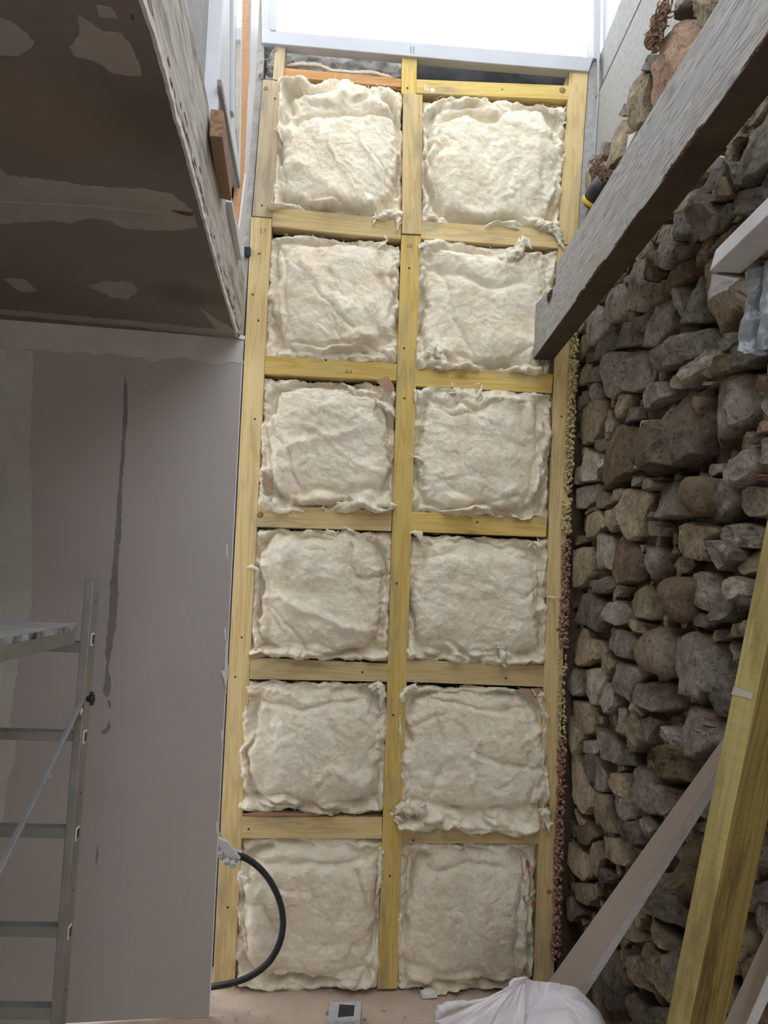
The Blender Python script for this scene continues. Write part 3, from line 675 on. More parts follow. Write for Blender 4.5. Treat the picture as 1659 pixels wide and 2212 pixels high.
up_ = rough_wall('wall_right_top', (XW+.088, -2.05, 2.9), (0, 4.5, 0), 200, (0, 0, .17), 12, (-1, 0, 0), .03, 8, SOIL, smooth=True); up_.name = 'trim_15'; struct(up_)
srs = np.random.RandomState(3)
def stone_geo(poly, typ, seed, off, tiltamt=1.0, n=40):
    """Closed rock: front outline POLY in (y, z) wall coordinates, chiselled face towards -X."""
    r = np.random.RandomState(seed); poly = np.array(poly, float); c = poly.mean(0); rf = float(np.clip((3.05-c[0])/1.1, .38, 1))
    P = poly; L = np.linalg.norm(np.roll(P, -1, 0)-P, axis=1); cum = np.concatenate([[0], np.cumsum(L)]); T = np.linspace(0, cum[-1], n, endpoint=False)
    pts = []
    for t in T:
        i = min(int(np.searchsorted(cum, t, 'right'))-1, len(P)-1); f_ = (t-cum[i])/max(L[i], 1e-9); pts.append(P[i]*(1-f_)+P[(i+1) % len(P)]*f_)
    pts = np.array(pts); rnd = typ in 'cr'
    for _ in range(5 if rnd else 0): pts = (np.roll(pts, 1, 0)+2*pts+np.roll(pts, -1, 0))/4
    rad = math.sqrt(abs(0.5*np.sum(P[:, 0]*np.roll(P[:, 1], -1)-P[:, 1]*np.roll(P[:, 0], -1)))/math.pi)+1e-4
    dirs = pts-c; pts = c+dirs*(1+(.09 if not rnd else .01)*fbm(P3(pts[:, 0]*45, pts[:, 1]*45, seed*.37), 4))[:, None]
    dirs = pts-c
    ts = [.18, .36, .52, .66, .78, .88, .95, 1.0]; rings = [c[None]+dirs*t for t in ts]
    dep = min(.05, rad*.9)
    cuts = []
    m0 = r.uniform(0, 6.28)
    for k in range(5):
        a = m0+k*1.25+r.uniform(-.5, .5); g = r.uniform(.6, 2.2)*tiltamt; cuts.append((math.cos(a)*g, math.sin(a)*g, g*rad*r.uniform(.62, 1.15)))
    big = []
    for k in range(3):
        a = r.uniform(0, 6.28); g = r.uniform(.08, .42); big.append((math.cos(a)*g, math.sin(a)*g, r.uniform(-.05, .16)*rad))
    tl = (r.uniform(-.2, .2), r.uniform(-.10, .30))
    def hgt(q, t):
        d = q-c; h = np.zeros(len(q))+.02
        if rnd: h = .55*rad*np.sqrt(np.maximum(0, 1-(t*.98)**2))-.2*rad
        else:
            h = h+rad*.12
            for (a, b, c0) in big: h = np.minimum(h, c0+rad*.08-(a*d[:, 0]+b*d[:, 1]))
            for (a, b, c0) in cuts: h = np.minimum(h, .02+c0-(a*d[:, 0]+b*d[:, 1]))
            h = h-(tl[0]*d[:, 0]+tl[1]*d[:, 1])-.003*max(0., (t-.95)/.05)**2
        h = h+(.35 if rnd else 1)*(.013*fbm(P3(q[:, 0]*20, q[:, 1]*20, seed*.7), 4, .55))
        return rf*np.clip(h, -.055, .05)
    V = []; ctr = c[None]; V.append([XW-off-hgt(ctr, 0)[0], c[0], c[1]])
    for t, q in zip(ts, rings):
        h = hgt(q, t); V += [[XW-off-h[i], q[i, 0], q[i, 1]] for i in range(n)]
    hb = hgt(rings[-1], 1.0)
    for (sc, dx) in ((1.03, .012), (1.02, .05), (.95, .11)):
        q = c+dirs*sc; jj = .006*fbm(P3(q[:, 0]*50, q[:, 1]*50, seed+dx*90), 2); V += [[XW-off-hb[i]*(1-dx*8 if dx < .1 else 0)+dx, q[i, 0]+jj[i], q[i, 1]+jj[i]] for i in range(n)]
    nr = len(ts)+3; fa = [(0, 1+i, 1+(i+1) % n) for i in range(n)]
    for j in range(nr-1): fa += [(1+j*n+i, 1+(j+1)*n+i, 1+(j+1)*n+(i+1) % n, 1+j*n+(i+1) % n) for i in range(n)]
    fa.append(tuple(1+(nr-1)*n+i for i in range(n)))
    return V, fa
# raster of the wall plane, 1 cm, to pack small stones into what the traced ones leave free
RY = np.arange(.45, 2.92, .01); RZ = np.arange(0.0, 3.16, .01); GY, GZ = np.meshgrid(RY, RZ, indexing='ij'); occ = np.zeros(GY.shape, bool)
def inside(poly, grow=0.0):
    P = np.array(poly); ins = np.zeros(GY.shape, bool); j = len(P)-1
    for i in range(len(P)):
        a, b = P[i], P[j]; cnd = ((a[1] > GZ) != (b[1] > GZ)) & (GY < (b[0]-a[0])*(GZ-a[1])/(b[1]-a[1]+1e-12)+a[0]); ins ^= cnd; j = i
    return ins
nst = 0
def add_stone(poly, typ, off, seed, tilt=1.0, n=40):
    global nst
    V, fa = stone_geo(poly, typ, seed, off, tilt, n); o = mesh_obj('stone', V, fa, ST[typ], WR, smooth=True); nst += 1
    if typ not in 'cr': o.data.set_sharp_from_angle(angle=math.radians(24))
    return o
for k, l in enumerate(STONES.strip().split('\n')):
    typ, *pp = l.split(); px = [tuple(float(v) for v in p.split(',')) for p in pp]
    cx_ = sum(p[0] for p in px)/len(px); rs_ = min(1.0, max(.35, (cx_-1200)/350)); off = rs_*({'c': .03, 'r': .035}.get(typ, .0)+random.Random(k).uniform(-.012, .03))
    poly = [onX(a, b, XW-off-.012*rs_)[1:] for a, b in px]; poly = [(float(p[0]), float(p[1])) for p in poly]; pc_ = (sum(p[0] for p in poly)/len(poly), sum(p[1] for p in poly)/len(poly)); poly = [(pc_[0]+(p[0]-pc_[0])*.965, pc_[1]+(p[1]-pc_[1])*.955) for p in poly]
    area = 0.5*sum(poly[i][0]*poly[(i+1) % len(poly)][1]-poly[(i+1) % len(poly)][0]*poly[i][1] for i in range(len(poly)))
    if area < 0: poly = poly[::-1]
    if max(p[0] for p in poly) > 2.93: poly = [(min(p[0], 2.93), p[1]) for p in poly]
    occ |= inside(poly); add_stone(poly, typ, off, 100+k)
def ztop(y): return np.interp(y, [.4, 1.9, 2.1, 2.55, 2.9], [3.12, 3.05, 3.0, 2.84, 2.62])
blocked = (GZ > ztop(GY)-.02) | (GY > 2.915-.03*np.maximum(0, GZ-1.9))
rp = random.Random(77); chips = ([], [])
def fill(ra, tries, flat, need=.93, cap=999):
    global nst
    made = 0
    for _ in range(tries):
        if made >= cap: break
        y = rp.uniform(.5, 2.88); z = rp.uniform(.0, 3.08); iy = int((y-.45)/.01); iz = int(z/.01)
        if occ[min(iy, occ.shape[0]-1), min(iz, occ.shape[1]-1)] or z > ztop(y): continue
        a = ra*rp.uniform(1.0, 1.35); b = ra*rp.uniform(.6, .8)*flat; th = rp.uniform(-.18, .18)
        dy = (GY-y)*math.cos(th)+(GZ-z)*math.sin(th); dz = -(GY-y)*math.sin(th)+(GZ-z)*math.cos(th); e = (dy/a)**2+(dz/b)**2 < 1
        tot = e.sum()
        if tot == 0 or ((occ | blocked) & e).sum() > (1-need)*tot: continue
        m_ = rp.randint(5, 8); pts = []
        for i in range(m_):
            an = 2*math.pi*(i+rp.uniform(-.3, .3))/m_; rr = rp.uniform(.9, 1.22); u_, v_ = math.cos(an)*a*rr, math.sin(an)*b*rr
            pts.append((y+u_*math.cos(th)-v_*math.sin(th), z+u_*math.sin(th)+v_*math.cos(th)))
        occ.__ior__(e); made += 1; typ = rp.choice('ggwdbtttgb'); off = rp.uniform(-.05, -.012)
        if nst < 290: add_stone(pts, typ, off, 900+nst, 1.0, 28 if ra > .03 else 20)
        else:
            V, fa = stone_geo(pts, typ, 5000+len(chips[0]), off, 1.0, 12); b0 = len(chips[0]); chips[0].extend(V); chips[1].extend([tuple(i+b0 for i in f_) for f_ in fa])
    return made
cnt = [fill(.095, 1500, 1.0, .96), fill(.06, 2500, 1.0, .95), fill(.042, 5000, .95, .93), fill(.028, 6000, 1, .9, 150), fill(.018, 5000, 1, .85, 220)]
print('stones', nst, cnt, len(chips[0]))
if chips[0]: tag(mesh_obj('stone_chips', chips[0], chips[1], ST['t'], WR), kind='stuff')

# roots and debris on top of the rubble wall
def curls(name, px, X, n, seed, mt, rad=.0022, amp=.02, parent=None):
    r = random.Random(seed); V = []; fa = []
    for k in range(n):
        i = r.randrange(len(px)-1); t = r.random(); x = px[i][0]*(1-t)+px[i+1][0]*t+r.gauss(0, 4); y = px[i][1]*(1-t)+px[i+1][1]*t+r.gauss(0, 5)
        c = onX(x, y, X-r.uniform(0, .03)); R = r.uniform(.3, 1)*amp; ax = Vector((r.gauss(0, 1), r.gauss(0, 1), r.gauss(0, 1))).normalized(); e1 = ax.orthogonal().normalized(); e2 = ax.cross(e1)
        b0 = len(V); m_ = 10; tot = r.uniform(2.5, 6)
        for j in range(m_):
            a = tot*j/m_; p = Vector(c.tolist())+e1*math.cos(a)*R+e2*math.sin(a)*R+ax*a*.004; nn = (e1*math.cos(a)+e2*math.sin(a)); rr = rad*r.uniform(.7, 1.2)
            for s in range(3): an = 2*math.pi*s/3; V.append(tuple(p+nn*math.cos(an)*rr+ax*math.sin(an)*rr))
            if j:
                for s in range(3): fa.append((b0+(j-1)*3+s, b0+(j-1)*3+(s+1) % 3, b0+j*3+(s+1) % 3, b0+j*3+s))
        fa += [(b0, b0+1, b0+2), (b0+m_*3-3, b0+m_*3-2, b0+m_*3-1)]
    return mesh_obj(name, V, fa, mt, parent)
o = curls('dry_roots', [(1287, 345), (1292, 375), (1300, 380), (1287, 398)], XW-.02, 260, 1, ROOTM, .0016, .014)
tag(o, 'rust-brown tangle of dry roots beside the flashing above the black and yellow grip', 'roots')
o = curls('dry_roots', [(1440, 12), (1425, 45), (1418, 65), (1407, 90), (1412, 100)], XW-.02, 200, 2, ROOTM, .003, .012)
tag(o, 'row of curled brown dry roots on the wall top above the pink stone', 'roots')
sl = slab('plaster_shard', [onX(1357, 292, XW-.07), onX(1374, 285, XW-.07), onX(1352, 326, XW-.07)], (.01, 0, 0), GREYP, WR, bevel=.001)
sl = slab('plaster_shard', [onX(1555, 336, XW-.03), onX(1557, 340, XW-.03), onX(1545, 362, XW-.03), onX(1536, 366, XW-.03), onX(1530, 364, XW-.03)], (.01, 0, 0), TORN, WR, bevel=.001)

# ================================================================ blobs of loose wool
def blob_chain(pts, rad, seed, seg=12, lump=.35, fr=45):
    """Lumpy closed tube along world points with one radius each."""
    pts = np.array(pts, float); rad = np.array(rad, float); m_ = max(6, int(np.linalg.norm(np.diff(pts, axis=0), axis=1).sum()/.006)); m_ = min(m_, 160)
    tt = np.linspace(0, len(pts)-1, m_); C = np.stack([np.interp(tt, range(len(pts)), pts[:, i]) for i in range(3)], 1); R = np.interp(tt, range(len(pts)), rad)
    for _ in range(3): C[1:-1] = (C[:-2]+2*C[1:-1]+C[2:])/4
    e = np.minimum(np.arange(m_), m_-1-np.arange(m_)); R = R*np.sqrt(np.clip((e+.25)/3.5, 0, 1))
    T = np.gradient(C, axis=0); T /= np.linalg.norm(T, axis=1)[:, None]+1e-9; ref = np.array([.1, 1, .05]); A = np.cross(T, ref); A /= np.linalg.norm(A, axis=1)[:, None]; B = np.cross(T, A)
    an = np.linspace(0, 2*math.pi, seg, endpoint=False)
    P = C[:, None]+R[:, None, None]*(np.cos(an)[None, :, None]*A[:, None]+np.sin(an)[None, :, None]*B[:, None])
    D = P-C[:, None]; P = C[:, None]+D*(1+lump*(billow(P*fr+seed, 2)+.6*fbm(P*fr*2+seed, 2)))[..., None]
    V = P.reshape(-1, 3).tolist(); fa = [(j*seg+i, j*seg+(i+1) % seg, (j+1)*seg+(i+1) % seg, (j+1)*seg+i) for j in range(m_-1) for i in range(seg)]
    fa += [tuple(range(seg)), tuple((m_-1)*seg+i for i in range(seg))]
    return V, fa
def merge(parts):
    V = []; fa = []
    for v, f in parts: b = len(V); V += v; fa += [tuple(i+b for i in q) for q in f]
    return V, fa

# ================================================================ timber stud frame
FRM = empty('stud_frame', onY(830, 2137, F), 'yellowish timber stud frame with twelve insulated bays against the back wall', 'timber frame')
def fb(name, px, mt, y=F, th=.07, parent=FRM): return slab(name, [onY(a, b, y) for a, b in px], (0, th, 0), mt, parent, bevel=.0018)
S1 = fb('stud', [(543, 468), (587, 472), (506, 2137), (459, 2137)], PINE)
S2 = fb('stud', [(568, 171), (610, 176), (587, 470), (545, 466)], PINE_P)
S3 = fb('stud', [(595, 97), (617, 99), (611, 175), (589, 171)], PINE_P, y=F+.004, th=.06)
S4 = fb('stud', [(867, 507), (909, 509), (858, 2137), (815, 2137)], PINE_Y)
S5 = fb('stud', [(871, 202), (913, 204), (910, 506), (868, 504)], PINE, y=F-.004)
S6 = fb('stud', [(869, 121), (901, 125), (899, 204), (867, 202)], PINE_Y, y=F+.002)
S7 = fb('stud', [(1231, 150), (1271, 154), (1246, 530), (1206, 527)], PINE, th=.09)
S8 = fb('stud', [(1206, 529), (1243, 532), (1196, 2137), (1152, 2137)], PINE, th=.09)
fb('rail', [(612, 146), (868, 170), (867, 188), (611, 165)], PINE_O, y=F+.012)
R0 = fb('rail', [(900, 171), (1229, 185), (1227, 215), (899, 201)], PINE_Y)
L1 = fb('rail', [(589, 447), (867, 475), (866, 517), (587, 489)], PINE)
L2 = fb('rail', [(573, 767), (858, 786), (856, 822), (571, 808)], PINE_Y)
L3 = fb('rail', [(557, 1091), (847, 1103), (845, 1147), (555, 1138)], PINE)
L4 = fb('rail', [(541, 1420), (838, 1434), (836, 1473), (539, 1467)], PINE)
L5 = fb('rail', [(524, 1763), (826, 1766), (825, 1812), (521, 1811)], PINE)
R1 = fb('rail', [(910, 478), (1207, 495), (1206, 536), (909, 515)], PINE)
R2 = fb('rail', [(899, 790), (1195, 808), (1192, 849), (897, 834)], PINE_Y)
R3 = fb('rail', [(888, 1105), (1182, 1119), (1180, 1160), (887, 1148)], PINE_Y)
R4 = fb('rail', [(877, 1425), (1176, 1437), (1174, 1484), (875, 1473)], PINE)
R5 = fb('rail', [(866, 1777), (1166, 1790), (1164, 1823), (864, 1822)], PINE)
for st, pts in ((S1, [(560, 548), (558, 692), (550, 905), (522, 1377), (508, 1462), (492, 1960), (546, 636)]), (S2, [(594, 213), (566, 444)]), (S5, [(894, 247), (889, 331), (899, 487), (894, 300)]),
                (S4, [(884, 579), (873, 752), (857, 1260), (849, 1545), (842, 1892), (874, 860)]), (S8, [(1184, 1739), (1213, 900)]), (S6, [(880, 190)]),
                (R3, [(1031, 1128)]), (R4, [(1093, 1465)]), (L5, [(537, 1791)]), (L4, [(783, 1452)]), (L2, [(704, 778)]), (R5, [(893, 1815)])):
    for (a, b) in pts: lathe('screw', [(.0035, 0), (.0042, .001), (.0018, .0016)], onY(a, b, F-.0005), (0, -1, 0), SCREWM, st, 8)
for (st, a, b, r_) in ((S8, 1186, 1926, .009), (S2, 574, 191, .009), (R0, 1215, 195, .013), (L3, 562, 1112, .012), (R0, 1085, 193, .004), (S8, 1205, 1360, .007)):
    lathe('knot', [(r_, 0), (r_*.95, .0006), (.001, .0007)], onY(a, b, F-.0003), (0, -1, 0), plain('knot_wood', (.22, .14, .06), (.32, .22, .10), 60), st, 14)
# pencilled numbers on the timber
PENC = plain('pencil', (.22, .19, .15), rough=.9, bmp=0)
def text(name, body, px, X_h, parent, mt=PENC, rot=0.0):
    cu = bpy.data.curves.new(name, 'FONT'); cu.body = body; cu.size = X_h; cu.extrude = .0003; cu.offset = -.0006
    cu.materials.append(mt); t0_ = bpy.data.objects.new(name+'_src', cu); link(t0_); bpy.context.view_layer.update()
    me = bpy.data.meshes.new_from_object(t0_.evaluated_get(bpy.context.evaluated_depsgraph_get())); bpy.data.objects.remove(t0_); t = bpy.data.objects.new(name, me); link(t); p = onY(px[0], px[1], F-.001)
    mw = Matrix.Translation(Vector(p.tolist())) @ Matrix.Rotation(math.radians(90), 4, 'X') @ Matrix.Rotation(rot, 4, 'Z')
    t.parent = parent; t.matrix_parent_inverse = WM[parent.name].inverted(); t.matrix_basis = mw; WM[t.name] = mw; return t
text('pencil_number', '57', (559, 504), .028, S1); text('pencil_number', '68', (878, 535), .024, S4); text('pencil_number', '44', (744, 808), .03, L2)
# chalky paint daub on the top right rail
for k, q in enumerate([[(917, 184), (919, 184), (919, 196), (917, 196)], [(921, 190), (924, 188), (926, 197), (923, 197)], [(928, 191), (937, 190), (941, 197), (932, 200), (929, 197)]]):
    slab('paint_daub', [onY(a, b, F-.0006) for a, b in q], (0, .001, 0), GREYP2, R0, bevel=0)

# ================================================================ insulation batts
def fibres(o, fr, nu, nv, seed, n=420):
    r = random.Random(seed); V = []; fa = []
    for k in range(n):
        edge = r.random() < .35
        u, v = r.uniform(.03, .97), r.uniform(.03, .97)
        if edge:
            if r.random() < .5: u = r.choice((r.uniform(0, .05), r.uniform(.95, 1)))
            else: v = r.choice((r.uniform(0, .05), r.uniform(.95, 1)))
        a = r.uniform(0, 6.28); m_ = 8; L = r.uniform(.015, .075)/.5; cv = r.gauss(0, .25); lift = r.uniform(.001, .007); b0 = len(V); rad = r.uniform(.0005, .0012)
        for j in range(m_):
            f_ = j/(m_-1); uu = min(1.02, max(-.02, u)); vv = min(1.02, max(-.02, v)); x = min(1, max(0, uu))*(nu-1); y = min(1, max(0, vv))*(nv-1); i0, j0 = int(min(x, nu-2)), int(min(y, nv-2)); fx, fy = x-i0, y-j0
            p = fr[j0, i0]*(1-fx)*(1-fy)+fr[j0, i0+1]*fx*(1-fy)+fr[j0+1, i0]*(1-fx)*fy+fr[j0+1, i0+1]*fx*fy
            p = p+np.array([0, -lift*math.sin(math.pi*f_)-.0004, 0])+np.array([(uu-min(1, max(0, uu)))*.5, 0, -(vv-min(1, max(0, vv)))*.5])
            d = np.array([-math.sin(a), 0, math.cos(a)])*rad*math.sin(math.pi*(.1+.85*f_))
            V += [(p+d).tolist(), (p-d).tolist(), (p+np.array([0, -rad, 0])).tolist()]
            if j:
                for s_ in range(3): fa.append((b0+(j-1)*3+s_, b0+(j-1)*3+(s_+1) % 3, b0+j*3+(s_+1) % 3, b0+j*3+s_))
            a += cv+r.gauss(0, .15); u += math.cos(a)*L/m_; v += math.sin(a)*L/m_
        fa += [(b0, b0+2, b0+1), (b0+m_*3-3, b0+m_*3-2, b0+m_*3-1)]
    tag(mesh_obj('fibres', V, fa, WOOL, o), kind='stuff')
def batt(px, label, seed, feats=(), bulge=.042, ang=0.0, over=(0, 0, 0, 0), n=(150, 150), edge_amp=1.0):
    """PX: corners TL TR BR BL. FEATS: (kind, [(u, v)...], width m, amplitude m). OVER: how far the top, right, bottom, left edge rolls out over the timber, metres."""
    q = [onY(a, b, F) for a, b in px]; q = [np.array([p[0], p[2]]) for p in q]; q_c = sum(q)/4; q = [p+np.sign(p-q_c)*np.array([.004, .005]) for p in q]
    W = (np.linalg.norm(q[1]-q[0])+np.linalg.norm(q[2]-q[3]))/2; H = (np.linalg.norm(q[3]-q[0])+np.linalg.norm(q[2]-q[1]))/2
    nu, nv = n; U, Vv = np.meshgrid(np.linspace(0, 1, nu), np.linspace(0, 1, nv))
    s = U*W; t = Vv*H; sd = seed*9.13
    # warped copies of the coordinates so nothing runs straight
    wx = .024*fbm(P3(s*6.5, t*6.5, sd), 4); wy = .024*fbm(P3(s*6.5, t*6.5, sd+5), 4)
    dT, dB, dL, dR = t+wy*1.3, H-t+wy*1.3, s+wx*1.3, W-s+wx*1.3
    ro = np.clip(.036+.060*fbm(P3(s*4.5, t*4.5, sd+9), 3), .012, .085)
    def roll(d, hgt): x = np.clip(d/ro, -.0, 1.0); return hgt*np.sin(np.pi*x**.8)**1.2
    dm = np.minimum(np.minimum(dT, dB), np.minimum(dL, dR))
    k = 22.0; sm = -np.log(np.exp(-k*dT)+np.exp(-k*dB)+np.exp(-k*dL)+np.exp(-k*dR))/k
    pil = 1-np.exp(-np.maximum(sm-ro*.35, 0)/.045)
    h = 1.45*bulge*pil*(.8+.35*fbm(P3(s*3, t*3, sd+2), 2))
    crease = np.exp(-((dm-ro*.95)/.008)**2); h -= .024*crease*np.clip(.1+2.6*fbm(P3(s*5, t*5, sd+3), 2), 0, 1.5)
    ef = lambda z_, a0: a0*np.clip(.55+2.0*fbm(P3(s*7, t*7, sd+z_), 3), .1, 2)
    h += np.maximum.reduce([roll(dT, ef(1, .018+.4*max(0, over[0]))), roll(dB, ef(2, .040+.5*max(0, over[2]))), roll(dL, ef(3, .022+.5*max(0, over[3]))), roll(dR, ef(4, .022+.5*max(0, over[1])))])
    ca, sa_ = math.cos(ang), math.sin(ang); a_ = (s+wx*2)*ca+(t+wy*2)*sa_; b_ = -(s+wx*2)*sa_+(t+wy*2)*ca
    inner = np.clip((sm-.02)/.05, 0, 1)
    h += inner*(.020*fbm(P3(a_*3.2, b_*6, sd+11), 2)+.009*billow(P3(a_*4+wx*30, b_*7+wy*30, sd+12), 2))
    h += inner*.0035*fbm(P3(a_*7, b_*26, sd+13), 3)
    h += .0030*(billow(P3(s*15+wx*50, t*15+wy*50, sd+15), 2)+.2)*(1+.9*(1-inner))*np.clip(.7+1.3*fbm(P3(s*4, t*4, sd+16), 2), .15, 2)
    h += np.clip(1-inner*1.2, 0, 1)*(.024*(billow(P3(s*13, t*13, sd+19), 2)+.25)+.006*billow(P3(s*34, t*34, sd+29), 2))
    pf_ = 1-np.abs(perlin(P3(s*11+wx*40, t*11+wy*40, sd+40)))*2.4; h += .006*np.clip(pf_, 0, 1)*np.clip(.2+2*fbm(P3(s*3, t*3, sd+41), 2), 0, 1.2)*-1
    h += .0028*fbm(P3(s*60, t*60, sd+17), 4, .6)
    h -= .050*np.exp(-(np.abs(sm-.020-.02*fbm(P3(s*8, t*8, sd+61), 2))/.011)**1.4)*np.clip(.7+2.2*fbm(P3(s*5, t*5, sd+51), 2), .15, 1.5)
    cn = np.minimum(U*W, (1-U)*W)+np.minimum(Vv*H, (1-Vv)*H); h -= .03*np.exp(-(cn/.055)**2)
    S2_ = np.stack([U*W+wx*1.5, Vv*H+wy*1.5], -1)
    for (kind, pts, wd, amp) in feats:
        P = np.array([(u*W, v*H) for u, v in pts]); best = np.full(U.shape, 9.9)
        for a, b in zip(P[:-1], P[1:]):
            ab = b-a; tt = np.clip(((S2_-a)@ab)/(ab@ab), 0, 1); best = np.minimum(best, np.linalg.norm(S2_-(a+tt[..., None]*ab), axis=-1))
        g = np.exp(-(best/wd)**2)
        if kind == 'r': h += amp*g*(1+.4*fbm(P3(s*20, t*20, sd+21), 2))
        else: h -= amp*np.exp(-(best/wd)**1.3)
    # the outline, ragged and partly out over the studs
    base = (1-Vv)[..., None]*((1-U)[..., None]*q[0]+U[..., None]*q[1])+Vv[..., None]*((1-U)[..., None]*q[3]+U[..., None]*q[2])
    nz = fbm(P3(s*16, t*16, sd+31), 4)*.016
    ex = base[..., 0]+(U*2-1)**5*nz+ (U > .5)*(over[1])*np.clip((U-.86)/.14, 0, 1)*(.6+1.2*np.abs(perlin(P3(t*7, s*0, sd+1))*2))-(U < .5)*over[3]*np.clip((.14-U)/.14, 0, 1)*(.6+1.2*np.abs(perlin(P3(t*7, s*0, sd+2))*2))
    ez = base[..., 1]-(Vv*2-1)**5*nz+(Vv < .5)*over[0]*np.clip((.14-Vv)/.14, 0, 1)*(.5+2*np.abs(perlin(P3(s*6, t*0, sd+3))*2))-(Vv > .5)*over[2]*np.clip((Vv-.86)/.14, 0, 1)*(.5+2*np.abs(perlin(P3(s*6, t*0, sd+4))*2))
    de = np.minimum(np.minimum(U*W, (1-U)*W), np.minimum(Vv*H, (1-Vv)*H))
    tuck = np.clip(1-de/.012, 0, 1)
    ovr = np.zeros_like(U)
    ss_ = lambda x: np.clip(x/.15, 0, 1)**2*(3-2*np.clip(x/.15, 0, 1))
    for m_, o_ in ((ss_(.17-Vv), over[0]), (ss_(U-.83), over[1]), (ss_(Vv-.83), over[2]), (ss_(.17-U), over[3])): ovr = np.maximum(ovr, m_*min(1, o_/.008))
    Yy = F+.012-h-ovr*.014+tuck*(.018-ovr*.010)*(1-.6*(Vv < .1))
    Yy = np.minimum(Yy, F+.058)
    fr = np.stack([ex, Yy, ez], -1)
    V = fr.reshape(-1, 3).tolist(); fa = [(j*nu+i, (j+1)*nu+i, (j+1)*nu+i+1, j*nu+i+1) for j in range(nv-1) for i in range(nu-1)]
    ring = [j for j in range(nu)]+[j*nu+nu-1 for j in range(1, nv)]+[(nv-1)*nu+j for j in range(nu-2, -1, -1)]+[j*nu for j in range(nv-2, 0, -1)]
    b0 = len(V); cen = np.array([ex.mean(), 0, ez.mean()])
    for i in ring: p = V[i]; V.append([cen[0]+(p[0]-cen[0])*.955, F+.065, cen[2]+(p[2]-cen[2])*.955])
    m_ = len(ring); fa += [(ring[i], ring[(i+1) % m_], b0+(i+1) % m_, b0+i) for i in range(m_)]; fa.append(tuple(b0+i for i in range(m_)))
    o = mesh_obj('insulation_batt', V, fa, WOOL, None, smooth=True)
    fibres(o, fr, nu, nv, seed)
    return tag(o, label, 'insulation', 'mineral wool batts in the stud frame')
def tuft(parent, px, rads, seed, y=F-.012, mt=WOOL, name='tuft', **k):
    c_ = [onY(a, b, y) for a, b in px]; rt_ = random.Random(seed); prt = [blob_chain(c_, [q*.8 for q in rads], seed, 16, .75, 60)]
    for q in range(5):
        i = rt_.randrange(len(c_)); rr = max(rads)*rt_.uniform(.35, .6); d = np.array([rt_.gauss(0, 1), -abs(rt_.gauss(0, .4)), rt_.gauss(0, 1)])*rr*1.1; prt.append(blob_chain([c_[i]+d*.2, c_[i]+d*.8, c_[i]+d*1.5], [rr*.7, rr*.6, rr*.1], seed+q, 12, .8, 80))
    v, f = merge(prt); return mesh_obj(name, v, f, mt, parent, smooth=True)
LB = {}
LB['L1'] = batt([(606, 184), (868, 212), (867, 470), (590, 446)], 'cream wool batt in the top left bay, its upper fold bulging over the orange rail', 1,
    [('r', [(.04, .02), (.3, .07), (.6, .06), (.95, .14)], .028, .026), ('c', [(.12, .33), (.3, .24), (.5, .2), (.62, .22), (.95, .17)], .011, .022), ('c', [(.1, .22), (.14, .34), (.1, .5)], .010, .016),
     ('r', [(.06, .22), (.08, .4)], .025, .02), ('r', [(.4, .3), (.5, .6), (.72, .95)], .012, .010), ('c', [(.46, .55), (.6, .75), (.72, .97)], .007, .008), ('r', [(.68, .35), (.8, .7)], .012, .010), ('c', [(.75, .5), (.95, .75)], .01, .01),
     ('r', [(.1, .66), (.35, .72), (.5, .9)], .03, .012)], .045, 1.1, (.028, 0, .012, .006))
LB['R1'] = batt([(913, 214), (1222, 230), (1207, 492), (911, 474)], 'cream wool batt in the top right bay, gathered below the yellow top rail', 2,
    [('r', [(.15, .05), (.35, .02), (.5, .1)], .026, .024), ('c', [(.12, .2), (.3, .14), (.5, .16), (.58, .08)], .009, .022), ('r', [(.04, .2), (.06, .6), (.08, .95)], .02, .02), ('c', [(.11, .3), (.10, .6), (.12, .95)], .008, .016),
     ('r', [(.3, .2), (.32, .6)], .02, .006), ('r', [(.62, .16), (.8, .28), (.82, .5)], .02, .012), ('c', [(.86, .1), (.9, .3), (.93, .35)], .01, .02), ('r', [(.95, .1), (.93, .2)], .03, .02), ('c', [(.4, .2), (.45, .55)], .008, .006), ('c', [(.83, .5), (.86, .7)], .01, .012)], .04, 1.5, (.003, .004, .012, .002))
LB['L2'] = batt([(588, 508), (862, 524), (857, 778), (574, 765)], 'cream wool batt in the left bay second from the top, smooth swollen middle', 3,
    [('c', [(.1, .15), (.13, .4), (.16, .7), (.12, .9)], .010, .016), ('r', [(.25, .25), (.4, .5), (.6, .62)], .035, .014), ('c', [(.35, .45), (.5, .62), (.66, .72)], .010, .010), ('r', [(.5, .9), (.7, .8), (.95, .9)], .02, .014),
     ('c', [(.5, .95), (.7, .86), (.92, .95)], .008, .012), ('r', [(.93, .15), (.95, .4)], .02, .014), ('c', [(.86, .3), (.9, .6)], .01, .014), ('c', [(.45, .3), (.55, .5)], .012, .008)], .048, .7, (.0, .002, .006, .003))
LB['R2'] = batt([(908, 528), (1204, 548), (1188, 803), (899, 790)], 'cream wool batt with a tall torn tuft beside the beam end, right bay', 4,
    [('r', [(.1, .05), (.3, .12), (.55, .16), (.7, .1)], .05, .022), ('c', [(.08, .22), (.3, .26), (.55, .36), (.72, .3)], .012, .02), ('r', [(.02, .1), (.15, .04)], .03, .02), ('r', [(.05, .3), (.08, .6), (.1, .9)], .022, .012),
     ('r', [(.1, .92), (.2, .86)], .04, .028), ('c', [(.14, .2), (.4, .9), (.5, .95), (.8, .92)], .008, .012), ('c', [(.3, .9), (.6, .97), (.85, .85)], .01, .02), ('r', [(.88, .5), (.85, .9)], .02, .02)], .038, .9, (.004, 0, .008, .002))
